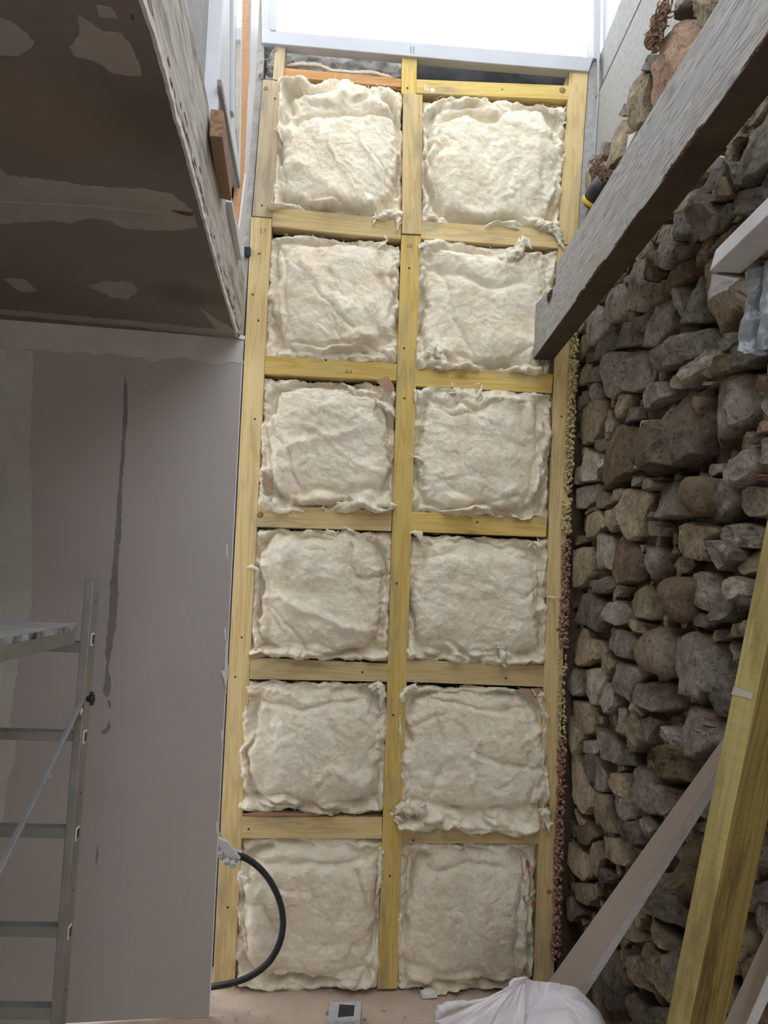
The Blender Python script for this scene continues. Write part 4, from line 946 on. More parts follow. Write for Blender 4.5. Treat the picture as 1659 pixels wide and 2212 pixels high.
LB['L3'] = batt([(572, 818), (855, 832), (849, 1094), (560, 1086)], 'cream wool batt with a crumpled foot roll in the left bay third from the top', 5,
    [('c', [(.08, .1), (.12, .5), (.25, .75), (.35, .9)], .010, .018), ('r', [(.15, .6), (.4, .5), (.7, .4)], .02, .010), ('r', [(.35, .4), (.6, .55), (.9, .75)], .015, .008), ('c', [(.3, .92), (.6, .88), (.95, .86)], .010, .022), ('r', [(.1, .96), (.5, .97), (.98, .95)], .022, .022),
     ('c', [(.75, .05), (.9, .25), (.97, .4)], .010, .018), ('r', [(.75, .1), (.95, .22)], .02, .012)], .046, .3, (.0, .0, .014, .002))
LB['R3'] = batt([(897, 844), (1188, 858), (1181, 1112), (888, 1100)], 'cream wool batt with a long rolled edge, right bay third from the top', 6,
    [('r', [(.97, .15), (.95, .5), (.9, .9)], .022, .024), ('c', [(.9, .1), (.9, .5), (.84, .88)], .009, .022), ('r', [(.3, .05), (.35, .2)], .03, .018), ('c', [(.15, .12), (.3, .2), (.55, .12)], .010, .012), ('r', [(.55, .06), (.75, .1)], .02, .016),
     ('c', [(.3, .86), (.55, .9), (.8, .85)], .010, .014), ('r', [(.3, .9), (.55, .94)], .02, .016), ('c', [(.07, .5), (.1, .8)], .01, .02), ('r', [(.4, .6), (.7, .5)], .03, .006)], .046, .2, (.008, .003, .008, .002))
LB['L4'] = batt([(556, 1144), (844, 1152), (836, 1424), (543, 1414)], 'cream wool batt with diagonal folds in the left bay fourth from the top', 7,
    [('c', [(.08, .6), (.3, .78), (.42, .98)], .012, .018), ('r', [(.1, .5), (.3, .58), (.5, .7), (.9, .78)], .018, .014), ('c', [(.1, .68), (.25, .86)], .010, .014), ('r', [(.72, .1), (.78, .25), (.95, .33)], .05, .02), ('c', [(.70, .14), (.71, .24), (.77, .33), (.86, .37), (.98, .35)], .010, .02),
     ('c', [(.1, .1), (.09, .5)], .012, .018), ('c', [(.78, .45), (.88, .9)], .010, .012), ('r', [(.1, .97), (.5, .96), (.95, .95)], .018, .018), ('c', [(.1, .91), (.5, .93), (.95, .9)], .008, .02)], .046, .5, (.0, .004, .006, .004))
LB['R4'] = batt([(885, 1158), (1180, 1168), (1174, 1430), (877, 1420)], 'cream wool batt, full and matted, in the right bay fourth from the top', 8,
    [('c', [(.1, .17), (.35, .12), (.6, .08), (.95, .2)], .012, .022), ('r', [(.1, .06), (.5, .05), (.9, .09)], .02, .016), ('c', [(.04, .2), (.04, .8)], .008, .014), ('c', [(.02, .82), (.3, .92), (.6, .92), (.95, .9)], .010, .02), ('r', [(.05, .95), (.35, .97), (.7, .96), (.95, .97)], .025, .022), ('r', [(.88, .55), (.98, .6)], .03, .012)], .055, .1, (.0, .007, .006, .0))
LB['L5'] = batt([(536, 1475), (832, 1480), (826, 1752), (524, 1750)], 'cream wool batt swelling over the stud in the left bay fifth from the top', 9,
    [('r', [(.08, .06), (.4, .1), (.6, .04)], .02, .014), ('c', [(.1, .14), (.4, .2), (.62, .12), (.9, .12)], .010, .018), ('c', [(.02, .87), (.3, .88), (.6, .93), (.95, .88)], .008, .024), ('r', [(.05, .95), (.5, .94), (.95, .96)], .022, .022), ('c', [(.93, .1), (.88, .22)], .012, .024),
     ('r', [(.55, .85), (.65, .65), (.9, .8)], .03, .014), ('c', [(.5, .9), (.62, .7)], .010, .014), ('c', [(.15, .2), (.2, .5)], .012, .012), ('c', [(.6, .3), (.66, .6)], .014, .01)], .055, 1.2, (.0, .005, .003, .012))
LB['R5'] = batt([(868, 1484), (1180, 1492), (1176, 1782), (864, 1775)], 'cream wool batt sagging over its rail in the right bay fifth from the top', 10,
    [('r', [(.0, .95), (.25, .93), (.6, .97), (.95, .96)], .035, .034), ('c', [(.1, .82), (.3, .85), (.6, .87), (.95, .82)], .010, .024), ('c', [(.2, .1), (.24, .3), (.3, .55), (.22, .8)], .010, .016), ('c', [(.5, .45), (.65, .52), (.85, .55)], .010, .016),
     ('c', [(.08, .3), (.28, .22)], .008, .014), ('r', [(.95, .2), (.96, .8)], .022, .014), ('c', [(.88, .45), (.87, .8)], .008, .016), ('c', [(.2, .12), (.6, .14), (.9, .15)], .008, .016), ('r', [(.55, .35), (.45, .7)], .012, .008)], .05, .2, (.0, .007, .018, .006))
LB['L6'] = batt([(519, 1817), (824, 1818), (816, 2134), (509, 2134)], 'cream wool batt in the bottom left bay behind the black corrugated conduit', 11,
    [('c', [(.0, .12), (.3, .13), (.6, .15), (.95, .1)], .010, .022), ('r', [(.02, .3), (.14, .34)], .03, .018), ('c', [(.02, .42), (.22, .4), (.3, .6)], .012, .02), ('r', [(.12, .55), (.2, .7)], .05, .02), ('r', [(.9, .15), (.93, .4)], .03, .022), ('c', [(.84, .2), (.9, .45), (.97, .5)], .010, .02),
     ('r', [(.1, .96), (.5, .98), (.95, .94)], .03, .018), ('c', [(.1, .88), (.3, .84), (.6, .9), (.9, .85)], .010, .012), ('c', [(.8, .7), (.75, .95)], .010, .012)], .045, .4, (.0, .002, .002, .002))
LB['R6'] = batt([(866, 1826), (1160, 1828), (1150, 2136), (859, 2136)], 'cream wool batt in the bottom right bay beside the leaning plasterboard strip', 12,
    [('c', [(.0, .12), (.3, .15), (.5, .1), (.7, .14)], .010, .022), ('r', [(.95, .3), (.96, .8)], .022, .018), ('c', [(.88, .25), (.88, .5), (.85, .9)], .010, .018), ('c', [(.0, .8), (.3, .86), (.6, .85)], .010, .010), ('r', [(.1, .94), (.6, .95)], .03, .016)], .05, 1.4, (.0, .0, .002, .001))
tuft(LB['L1'], [(603, 262), (600, 275), (606, 292), (612, 305)], [.004, .008, .007, .004], 3)
tuft(LB['L1'], [(812, 472), (838, 462), (852, 452)], [.014, .018, .012], 4); tuft(LB['L1'], [(858, 455), (862, 478), (858, 500)], [.008, .014, .004], 5)
tuft(LB['L2'], [(815, 540), (828, 528), (836, 519)], [.016, .012, .009], 6, y=F-.03)
tuft(LB['R1'], [(1150, 480), (1185, 490), (1205, 500), (1213, 520)], [.022, .026, .02, .006], 7); tuft(LB['R1'], [(1196, 500), (1212, 525), (1224, 548)], [.012, .008, .002], 8)
tuft(LB['R1'], [(1212, 342), (1220, 336), (1214, 352)], [.006, .010, .004], 9); tuft(LB['R1'], [(1185, 240), (1210, 245), (1218, 262)], [.02, .028, .02], 10)
tuft(LB['R2'], [(1095, 565), (1118, 545), (1130, 522), (1128, 508)], [.035, .032, .018, .003], 11, y=F-.03); tuft(LB['R2'], [(905, 538), (925, 530), (948, 528)], [.018, .024, .014], 12, y=F-.02)
tuft(LB['R2'], [(915, 770), (940, 760), (965, 785)], [.026, .036, .022], 13, y=F-.02); tuft(LB['R2'], [(938, 792), (955, 795), (975, 786)], [.010, .012, .005], 14, y=F-.02)
tuft(LB['L3'], [(565, 1070), (575, 1082), (582, 1094)], [.02, .024, .008], 15); tuft(LB['L3'], [(688, 1100), (700, 1094), (706, 1108)], [.004, .006, .003], 16); tuft(LB['L3'], [(722, 1098), (740, 1090), (770, 1092)], [.010, .018, .010], 17, y=F-.02)
tuft(LB['L3'], [(800, 1092), (835, 1088), (862, 1093)], [.016, .016, .004], 18, y=F-.02); tuft(LB['L3'], [(750, 832), (765, 845), (770, 862)], [.014, .012, .006], 19, y=F-.02); tuft(LB['L3'], [(808, 862), (835, 880), (855, 900)], [.010, .016, .004], 20, y=F-.02)
tuft(LB['R3'], [(980, 838), (992, 850), (990, 870)], [.014, .02, .016], 21, y=F-.02); tuft(LB['R3'], [(1028, 862), (1038, 845), (1042, 830)], [.018, .010, .002], 22, y=F-.02); tuft(LB['R3'], [(1050, 858), (1080, 866), (1104, 868)], [.014, .018, .006], 23, y=F-.02)
tuft(LB['R3'], [(895, 840), (900, 850), (898, 872)], [.010, .012, .010], 24); tuft(LB['R3'], [(888, 984), (905, 990), (915, 996)], [.002, .012, .008], 25)
tuft(LB['L4'], [(532, 1226), (545, 1222), (560, 1232)], [.004, .010, .012], 26); tuft(LB['L4'], [(705, 1142), (715, 1152), (730, 1150)], [.008, .010, .006], 27); tuft(LB['L4'], [(748, 1140), (760, 1146), (770, 1155)], [.010, .012, .008], 28)
tuft(LB['R4'], [(885, 1150), (905, 1152), (912, 1172)], [.008, .018, .012], 29); tuft(LB['R4'], [(1152, 1170), (1170, 1180), (1160, 1190)], [.010, .016, .008], 30); tuft(LB['R4'], [(1180, 1288), (1195, 1292), (1206, 1290)], [.014, .007, .002], 31, y=F-.02)
tuft(LB['R4'], [(1080, 1400), (1088, 1418), (1084, 1432)], [.022, .02, .012], 32, y=F-.03); tuft(LB['L5'], [(795, 1485), (820, 1478), (826, 1500), (822, 1530)], [.014, .02, .018, .010], 33, y=F-.02)
tuft(LB['R5'], [(850, 1762), (868, 1742), (900, 1745), (925, 1760)], [.004, .026, .032, .02], 34, y=F-.03); tuft(LB['R5'], [(1165, 1750), (1182, 1760), (1184, 1780), (1188, 1806)], [.024, .026, .012, .003], 35, y=F-.03)
tuft(LB['R5'], [(884, 1492), (895, 1478), (902, 1490)], [.008, .012, .008], 36); tuft(LB['R5'], [(1160, 1505), (1175, 1498), (1180, 1512)], [.010, .014, .010], 37)
tuft(LB['L6'], [(518, 1890), (535, 1900), (545, 1912)], [.014, .022, .016], 38, y=F-.02); tuft(LB['L6'], [(822, 1840), (820, 1900), (812, 1935)], [.01, .014, .006], 39)
tuft(LB['R6'], [(1130, 1850), (1140, 1900), (1138, 1950)], [.008, .018, .010], 40, y=F-.02)
for q in ([(1138, 1863), (1143, 1861), (1145, 1874), (1140, 1876)], [(1153, 1948), (1157, 1946), (1158, 1962), (1154, 1958)]):
    slab('red_mark', [onY(a, b, F-.055) for a, b in q], (0, .02, 0), plain('red_ink', (.5, .05, .07)), LB['R6'], bevel=.002)
for (kk, q, y) in (('L3', [(812, 822), (838, 812), (852, 835), (846, 848), (834, 845)], F-.03), ('L3', [(568, 1018), (572, 1022), (592, 1052), (584, 1056), (570, 1045)], F-.01), ('L4', [(537, 1412), (552, 1403), (586, 1416), (552, 1422), (538, 1424)], F-.008),
                   ('R3', [(1040, 1112), (1060, 1098), (1098, 1108), (1110, 1115)], F-.012), ('R4', [(889, 1420), (898, 1415), (912, 1422), (905, 1426)], F-.01), ('R4', [(1118, 1432), (1160, 1424), (1163, 1436), (1120, 1438)], F-.01),
                   ('R2', [(897, 756), (905, 752), (907, 788), (899, 786)], F-.006), ('R5', [(1120, 1486), (1168, 1490), (1158, 1508)], F-.006), ('L5', [(525, 1758), (560, 1753), (690, 1758), (690, 1762), (560, 1763), (525, 1761)], F-.01)):
    slab('backing_paper', [onY(a, b, y) for a, b in q], (0, .003, 0), KRAFT, LB[kk], bevel=0)
# torn wool showing along the foot of the dark gap above the orange rail
v = []
rr_ = random.Random(9)
o = merge([blob_chain([onY(a, b, F+.05) for a, b in ((618, 142), (650, 138), (690, 140), (715, 152), (760, 156), (800, 156), (850, 168))], [.006, .009, .008, .007, .006, .008, .006], 50, 8, .5, 80)])
tag(mesh_obj('wool_wisp', *o, WOOL, smooth=True), 'thin pale wisp of wool lying behind the orange top rail', 'insulation')
# yellow and pink wool stuffed between the right stud and the stones
def stuffing(name, pts, r0, n, seed, mt, label):
    r = random.Random(seed); parts = []
    for k in range(n):
        t = r.random()*(len(pts)-1); i = int(t); f_ = t-i; x = pts[i][0]*(1-f_)+pts[i+1][0]*f_; y = pts[i][1]*(1-f_)+pts[i+1][1]*f_
        x += r.uniform(-10, 7); c = onY(x, y+r.uniform(-6, 6), F-r.uniform(.0, .035)); d = np.array([r.gauss(0, 1), r.gauss(0, .6), r.gauss(0, 1.2)]); d = d/np.linalg.norm(d)*r0*r.uniform(.3, 1.3)
        parts.append(blob_chain([c-d, c, c+d], [r0*.8, r0*r.uniform(.7, 1.1), r0*.8], k+seed, 8, .45, 110))
    v, f = merge(parts); o = mesh_obj(name, v, f, mt, smooth=True); return tag(o, label, 'insulation')
stuffing('yellow_stuffing', [(1243, 715), (1238, 850), (1233, 960), (1228, 1060)], .008, 380, 3, YWOOL, 'crumbly yellow wool stuffed between the right stud and the stones, upper stretch')
stuffing('yellow_stuffing', [(1228, 1080), (1224, 1130), (1226, 1150)], .010, 110, 5, YWOOL, 'clump of yellow wool bulging past the right stud at mid height')
stuffing('pink_stuffing', [(1226, 1170), (1222, 1290), (1219, 1400)], .008, 300, 7, PWOOL, 'crumbly pink wool between the right stud and the stones, middle stretch')
stuffing('pink_stuffing', [(1216, 1600), (1212, 1750), (1208, 1850), (1206, 1960), (1202, 2070)], .008, 400, 9, PWOOL, 'crumbly pink wool between the right stud and the stones, lowest stretch')
stuffing('yellow_stuffing', [(1218, 1410), (1214, 1500), (1216, 1600)], .007, 90, 15, YWOOL, 'thin shreds of yellow wool on the right stud edge below the pink wool')

# ================================================================ the big beam and what is near it
XB = .635
a_ = onX(1151, 777, XB); b_ = onX(1659, 78, XB); t0 = onX(1157, 655, XB); n1 = onX(1199, 615, XB); n2 = onX(1201, 570, XB); t2 = onX(1553, 0, XB)
def ext_(p, q_, Y): k = (Y-p[1])/(q_[1]-p[1]); return p+(q_-p)*k
YE = -2.04
lowE = ext_(a_, b_, YE); topE = ext_(n2, t2, YE)
lowE[2] = max(lowE[2], topE[2]-.23)
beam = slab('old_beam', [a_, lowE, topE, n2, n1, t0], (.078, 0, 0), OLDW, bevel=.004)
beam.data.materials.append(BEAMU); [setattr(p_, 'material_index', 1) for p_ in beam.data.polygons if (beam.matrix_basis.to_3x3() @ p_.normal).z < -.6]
tag(beam, 'thick weathered grey beam running from the right stud up towards the viewer', 'beam')
rb = random.Random(8)
for k in range(26):                         # rot and splits along the lower arris
    t = rb.uniform(.12, .55); p = a_+(lowE-a_)*t; L = rb.uniform(.02, .07)
    v, f = blob_chain([p+np.array([-.001, -L, .004]), p+np.array([.001, 0, rb.uniform(.0, .006)]), p+np.array([0, L, .003])], [.002, rb.uniform(.003, .006), .002], k, 6, .6, 90)
    if k == 0: rot = ([], [])
    b0 = len(rot[0]); rot[0].extend(v); rot[1].extend([tuple(i+b0 for i in q_) for q_ in f])
tag(mesh_obj('rotten_edge', rot[0], rot[1], SOIL, beam), kind='stuff')
v, f = blob_chain([onX(1193, 625, XB-.002), onX(1188, 640, XB-.002), onX(1183, 655, XB-.002)], [.010, .012, .004], 3, 10, .6, 60); mesh_obj('rot_hole', v, f, SOIL, beam)
# grip of a tool behind it
gc = onX(1279, 434, .745); gd = np.array([.25, -.8, .5]); gd /= np.linalg.norm(gd)
tool = lathe('tool_grip', [(.004, -.004), (.020, 0), (.031, .012), (.034, .03), (.034, .06), (.028, .1)], gc-gd*.02, gd, BLACKP, None, 24)
tag(tool, 'rounded black tool grip with a yellow ring, peeping out above the grey beam', 'tool')
lathe('yellow_ring', [(.0315, .012), (.0352, .016), (.0352, .026), (.0345, .028)], gc-gd*.02, gd, YELP, tool, 24)
# white painted timber
XT = .665
e = [onX(1545, 540, XT), onX(1532, 587, XT)]; g = [onX(1659, 465, XT), onX(1659, 414, XT)]
g0 = ext_(e[1], g[0], -2.04); g1 = ext_(e[0], g[1], -2.04); g1[2] = g0[2]+max(.035, e[0][2]-e[1][2]) if abs(g1[2]-g0[2]) < .02 else g1[2]
g1 = g0+(e[0]-e[1])*np.array([0, 0, 1.0])
wt = slab('white_timber', [e[0], e[1], g0, g1], (.064, 0, 0), WHITEP2, bevel=.002); tag(wt, 'white painted square timber with a sawn end, before the upper stones on the right edge', 'timber')
# polythene hanging from it, clear film under its end
def sheet(name, tl, tr, br, bl, n1, n2, amp, sc, seed, mt, nrm=(-1, -.3, 0), thick=.0008, rag=.012):
    tl, tr, br, bl, nrm = (np.array(v_, float) for v_ in (tl, tr, br, bl, nrm)); s, t = np.meshgrid(np.linspace(0, 1, n1), np.linspace(0, 1, n2)); s_, t_ = s[..., None], t[..., None]
    P = (1-t_)*((1-s_)*tl+s_*tr)+t_*((1-s_)*bl+s_*br)
    h = amp*(np.sin(s*sc+fbm(P3(s*2, t*1.5, seed), 2)*3)*(.4+.8*t)+fbm(P3(s*6, t*2.5, seed+3), 3)); P = P+nrm*h[..., None]
    P[..., 2] += rag*fbm(P3(s*9, t*0, seed+6), 3)*t
    V = P.reshape(-1, 3).tolist(); fa = [(j*n1+i, j*n1+i+1, (j+1)*n1+i+1, (j+1)*n1+i) for j in range(n2-1) for i in range(n1-1)]
    o = mesh_obj(name, V, fa, mt, smooth=True); md = o.modifiers.new('thickness', 'SOLIDIFY'); md.thickness = thick; return o
XH = .725
hs = sheet('polythene_sheet', onX(1613, 590, XH), onX(1760, 500, XH), onX(1770, 745, XH), onX(1606, 765, XH), 90, 60, .016, 22, 4, FILM2)
tag(hs, 'grey translucent polythene hanging from the white timber at the right edge', 'plastic sheet')
ff = sheet('clear_film', onX(1538, 592, .735), onX(1600, 602, .735), onX(1598, 606, .735), onX(1526, 652, .735), 30, 24, .003, 8, 8, FILM, rag=.004)
tag(ff, 'small clear film triangle below the white timber end against tan stone', 'plastic film')
fl_ = sheet('film_corner', onX(1606, 735, XH-.01), onX(1618, 745, XH-.01), onX(1632, 757, XH-.01), onX(1606, 768, XH-.01), 16, 16, .003, 6, 12, FILM, rag=.002); fl_.parent = hs; fl_.matrix_parent_inverse = WM[hs.name].inverted()

# ================================================================ leaning lengths on the right
def ppt(x, y, Y): return onY(x, y, Y)
pb = ppt(1490, 2212, 1.43); pt = ppt(1607, 1640, 1.335)
ax = (pt-pb)/np.linalg.norm(pt-pb); zb_ = pb-ax*(pb[2]/ax[2]); top_ = pb+ax*((1.62-pb[2])/ax[2])
lat = np.array([.926, -.376, 0]); dpt = np.array([.376, .926, 0]); ph_ = math.radians(42.5)
e1 = -math.cos(ph_)*lat+math.sin(ph_)*dpt; e1 = e1-ax*np.dot(e1, ax); e1 /= np.linalg.norm(e1)
e2 = np.cross(ax, e1); e2 = e2 if e2[0] > 0 else -e2; e2 /= np.linalg.norm(e2)
w1, w2 = .0475, .100
pr = slab('leaning_joist', [zb_, top_, top_+e2*w2, zb_+e2*w2], e1*w1, PROPW, bevel=.0025)
pr.data.materials.append(PROPW2)
for p_ in pr.data.polygons:
    n_w = pr.matrix_basis.to_3x3() @ p_.normal
    if n_w.dot(Vector((-e1).tolist())) > .7 and p_.area > .05: p_.material_index = 1
tag(pr, 'greenish yellow rough sawn joist leaning upright before the rubble wall', 'timber')
mk = [ppt(1585, 1484, 1.36), ppt(1628, 1496, 1.36), ppt(1624, 1510, 1.36), ppt(1580, 1500, 1.36)]
mq = []
for p_ in mk:                                # onto the sawn narrow face
    v_ = p_-EYE; nf = np.cross(ax, e1); k = np.dot(zb_-EYE, nf)/np.dot(v_, nf); mq.append(EYE+v_*k-nf*np.sign(np.dot(nf, v_))*.0008)
slab('paint_mark', mq, (mk[0]-EYE)*.0004, plain('chalky_grey', (.55, .54, .48), (.42, .41, .34), 60), pr, bevel=0)
# plasterboard offcuts
def strip(name, A0, A1, B0, B1, th, label, cat):
    n_ = np.cross(A1-A0, B0-A0); n_ /= np.linalg.norm(n_); n_ = n_ if np.dot(n_, A0-EYE) > 0 else -n_
    ed = (B1-B0)/np.linalg.norm(B1-B0); outw = (B0-A0); outw = outw-ed*np.dot(outw, ed); outw /= np.linalg.norm(outw)
    tv = n_*th*.9+outw*.014
    o = slab(name, [A0, A1, B1, B0], tv, OFFCUT, bevel=.0003)
    slab('gypsum_edge', [B0+tv*.06+outw*.0008, B1+tv*.06+outw*.0008, B1+tv*.94+outw*.0008, B0+tv*.94+outw*.0008], -outw*.002, GYP, o, bevel=0)
    r = random.Random(3)
    for k in range(6):
        t = r.uniform(.1, .9); s = r.uniform(.15, .85); c = A0+(A1-A0)*t+(B0-A0)*s*.98; L = r.uniform(.008, .025)
        slab('plaster_smear', [c-n_*.0004, c+ed*L-n_*.0004, c+ed*L+outw*.004-n_*.0004, c+outw*.003-n_*.0004], n_*.0006, PLASTC, o, bevel=0)
    return tag(o, label, cat)
XS = .735
A0 = onY(1133, 2107, 2.70); A0[2] = .004; B0 = onY(1180, 2118, 2.53); B0[2] = .004
A1 = onX(1571, 1582, .765); nA = np.cross(A1-A0, B0-A0); B1 = onP(1568, 1634, A0, nA/np.linalg.norm(nA)); print('strip', A1, B1)
strip('plasterboard_strip', A0, A1, B0, B1, .0135, 'long plasterboard strip leaning diagonally from the floor corner to the rubble wall', 'board')
C0 = onX(1567, 2206, .755); C1 = onX(1659, 2004, .765); D0 = onX(1599, 2212, .735); D1 = onX(1659, 2102, .745)
dC = C1-C0; Cb = C0-dC*(C0[2]-.01)/dC[2]; Ct = C0+dC*1.6; Db = Cb+(D0-C0)*1.0; Dt = Ct+(D0-C0); Db[2] = .006
strip('plasterboard_strip', Cb, Ct, Db, Dt, .0125, 'short plasterboard strip in the lower right corner behind the yellow joist', 'board')

# ================================================================ white sack on the floor
def sack():
    c = onY(1183, 2300, 2.07); nu, nv = 120, 60; V = []
    c[2] = .0
    for j in range(nv):
        ph = math.pi*.5*(1-j/(nv-1)); 
        for i in range(nu):
            th = 2*math.pi*i/nu; V.append((math.cos(th)*math.cos(ph)**.62, math.sin(th)*math.cos(ph)**.62, math.sin(ph)**.9))
    D = np.array(V); R = np.array([.178, .19, .398]); P = D*R
    P[:, 0] += .03*np.clip(D[:, 2], 0, 1)
    P[:, 2] *= 1-.10*np.clip(-D[:, 0]*1.2, 0, 1)
    th = np.arctan2(D[:, 1], D[:, 0]); fold = .010*np.abs(perlin(P3(th*2.4, D[:, 2]*1.2, 1.3)))*2.2+.006*fbm(P*14, 4)+.007*np.abs(perlin(P*np.array([6, 6, 14])+3))
    fold = fold*np.clip((1-D[:, 2]**2)*2.5, .12, 1); P[:, 2] += .022*fbm(P3(P[:, 0]*9, P[:, 1]*9, 4.4), 4)*np.clip(D[:, 2]*1.5, 0, 1); rl = np.linalg.norm(D, axis=1)[:, None]; P = P+D/rl*fold[:, None]
    P = P+np.array([c[0]+.0, c[1], 0]); fa = [(j*nu+i, j*nu+(i+1) % nu, (j+1)*nu+(i+1) % nu, (j+1)*nu+i) for j in range(nv-1) for i in range(nu)]; fa.append(tuple(range(nu-1, -1, -1)) if False else tuple((nv-1)*nu+i for i in range(nu)))
    o = mesh_obj('rubble_sack', P.tolist(), fa[:-1], SACKM, smooth=True); return o, P
sk, _ = sack()
tag(sk, 'white woven rubble sack with a crumpled open mouth on the floor', 'sack')
ms = sheet('sack_mouth', onY(1110, 2112, 2.06), onY(1212, 2126, 2.12), onY(1230, 2250, 2.10), onY(1040, 2270, 1.97), 90, 50, .012, 9, 21, SACKM, nrm=(-.2, -.6, .5), thick=.003)
ms.parent = sk; ms.matrix_parent_inverse = WM[sk.name].inverted()
ml = sheet('sack_mouth', onY(1108, 2128, 2.05), onY(1135, 2124, 2.06), onY(1130, 2320, 1.97), onY(938, 2208, 1.98), 70, 40, .012, 7, 25, SACKM, nrm=(-.2, -.6, .5), thick=.003)
ml.parent = sk; ml.matrix_parent_inverse = WM[sk.name].inverted()
v, f = blob_chain([onY(939, 2208, 1.98), onY(950, 2182, 1.985), (onY(975, 2170, 1.99)), onY(1010, 2167, 2.01), onY(1055, 2158, 2.03), onY(1098, 2141, 2.045), onY(1107, 2119, 2.06), onY(1140, 2111, 2.07)], [.006, .013, .010, .006, .005, .006, .006, .004], 4, 10, .5, 60); mesh_obj('rolled_hem', v, f, SACKM, sk, smooth=True)

# ================================================================ junction box and conduit
YJ = 2.70
jb = empty('junction_box', onY(495, 1840, YJ), 'light grey plastic junction box with round glands behind the partition edge', 'junction box')
lid = [(462, 1806), (473, 1812), (491, 1820), (519, 1857), (486, 1847), (470, 1823)]
slab('lid', [onY(a, b, YJ-.03) for a, b in lid], (0, .012, .004), GREYP, jb, bevel=.0012)
bd_ = [(462, 1812), (484, 1848), (517, 1858), (508, 1869), (494, 1868), (474, 1856), (462, 1846)]
slab('body', [onY(a, b, YJ-.016) for a, b in bd_], (0, .09, 0), plain('mid_grey_plastic', (.40, .41, .43)), jb, bevel=.002)
for (x, y, r_) in ((475, 1845, .010), (490, 1862, .0115), (503, 1867, .012)):
    ax_ = np.array([.25, -1, -.45]); ax_ /= np.linalg.norm(ax_)
    lathe('gland', [(r_, -.01), (r_, .004), (r_*.9, .008), (r_*.72, .008), (r_*.7, .004), (r_*.55, .006), (.001, .007)], onY(x, y, YJ-.022), ax_, GREYP2, jb, 20)
def conduit():
    px = [(512, 1848), (530, 1853), (548, 1864), (566, 1880), (584, 1903), (598, 1930), (608, 1960), (612, 1992), (608, 2025), (598, 2052), (583, 2076), (562, 2096), (536, 2112), (505, 2123), (475, 2129), (440, 2134), (400, 2138)]
    Y = [YJ+.0, YJ-.01, YJ-.02, YJ-.03, YJ-.04, YJ-.05, YJ-.055, YJ-.06, YJ-.06, YJ-.055, YJ-.05, YJ-.04, YJ-.03, YJ-.015, YJ+.0, YJ+.03, YJ+.05]
    pts = np.array([onY(a, b, y) for (a, b), y in zip(px, Y)]); pts[:, 2] = np.maximum(pts[:, 2], .013)
    m_ = 560; tt = np.linspace(0, len(pts)-1, m_); C = np.stack([np.interp(tt, range(len(pts)), pts[:, i]) for i in range(3)], 1)
    for _ in range(160): C[1:-1] = (C[:-2]+2*C[1:-1]+C[2:])/4
    T = np.gradient(C, axis=0); T /= np.linalg.norm(T, axis=1)[:, None]; A = np.cross(T, [0, 1, .01]); A /= np.linalg.norm(A, axis=1)[:, None]; B = np.cross(T, A); seg = 14
    R = .0098+.0014*(np.arange(m_) % 4 < 2); an = np.linspace(0, 2*math.pi, seg, endpoint=False)
    P = C[:, None]+R[:, None, None]*(np.cos(an)[None, :, None]*A[:, None]+np.sin(an)[None, :, None]*B[:, None])
    fa = [(j*seg+i, j*seg+(i+1) % seg, (j+1)*seg+(i+1) % seg, (j+1)*seg+i) for j in range(m_-1) for i in range(seg)]+[tuple(range(seg)), tuple((m_-1)*seg+i for i in range(seg))]
    o = mesh_obj('conduit', P.reshape(-1, 3).tolist(), fa, BLACKP); tag(o, 'black corrugated conduit looping from the grey box down to the floor', 'conduit')
conduit()

# ================================================================ aluminium trestle with platform on the left
YT = 2.0
def T(x, y, d=0.0): return onY(x, y, YT+d)
tr = empty('work_trestle', (float(T(110, 2212)[0]), YT, 0), 'scuffed aluminium trestle with rungs and a diagonal brace before the left partition', 'trestle')
u0 = T(184, 1250); u1 = T(107.5, 2212); dd = (u1-u0)/np.linalg.norm(u1-u0); uB = u0+dd*(u0[2]/-dd[2])
wid = np.linalg.norm(T(199, 1250)-T(183, 1250)); dep_ = .052
up1 = slab('upright', [u0, uB, uB+np.array([wid*1.15, 0, 0]), u0+np.array([wid*1.15, 0, 0])], (0, dep_, 0), ALU, tr, bevel=.002)
lx = -1.15
up2 = slab('upright', [u0+np.array([lx, 0, 0]), uB+np.array([lx, 0, 0]), uB+np.array([lx+wid, 0, 0]), u0+np.array([lx+wid, 0, 0])], (0, dep_, 0), ALU, tr, bevel=.002)
zpl = float(T(171, 1345, -.02)[2])
def upx(z): k = (u0[2]-z)/(u0[2]-uB[2]); return (u0+(uB-u0)*k)[0]
for (ya, yb) in ((1583, 1604), (1792, 1815), (2008, 2031)):
    z0 = T(150, yb)[2]; z1 = T(150, ya)[2]; x1_ = upx(z0)+.002
    box('rung', (x1_+lx+wid, YT+.010, z0), (x1_, YT+.042, z1), ALU, tr, bevel=.002)
z_ = T(87, 1402)[2]; box('rung', (upx(z_)+lx+wid, YT+.010, zpl-.078), (upx(z_)+.002, YT+.042, zpl-.0515), ALU, tr, bevel=.002)
for z_ in (.35, .08): box('rung', (upx(z_)+lx+wid, YT+.010, z_), (upx(z_)+.002, YT+.042, z_+.028), ALU, tr, bevel=.002)
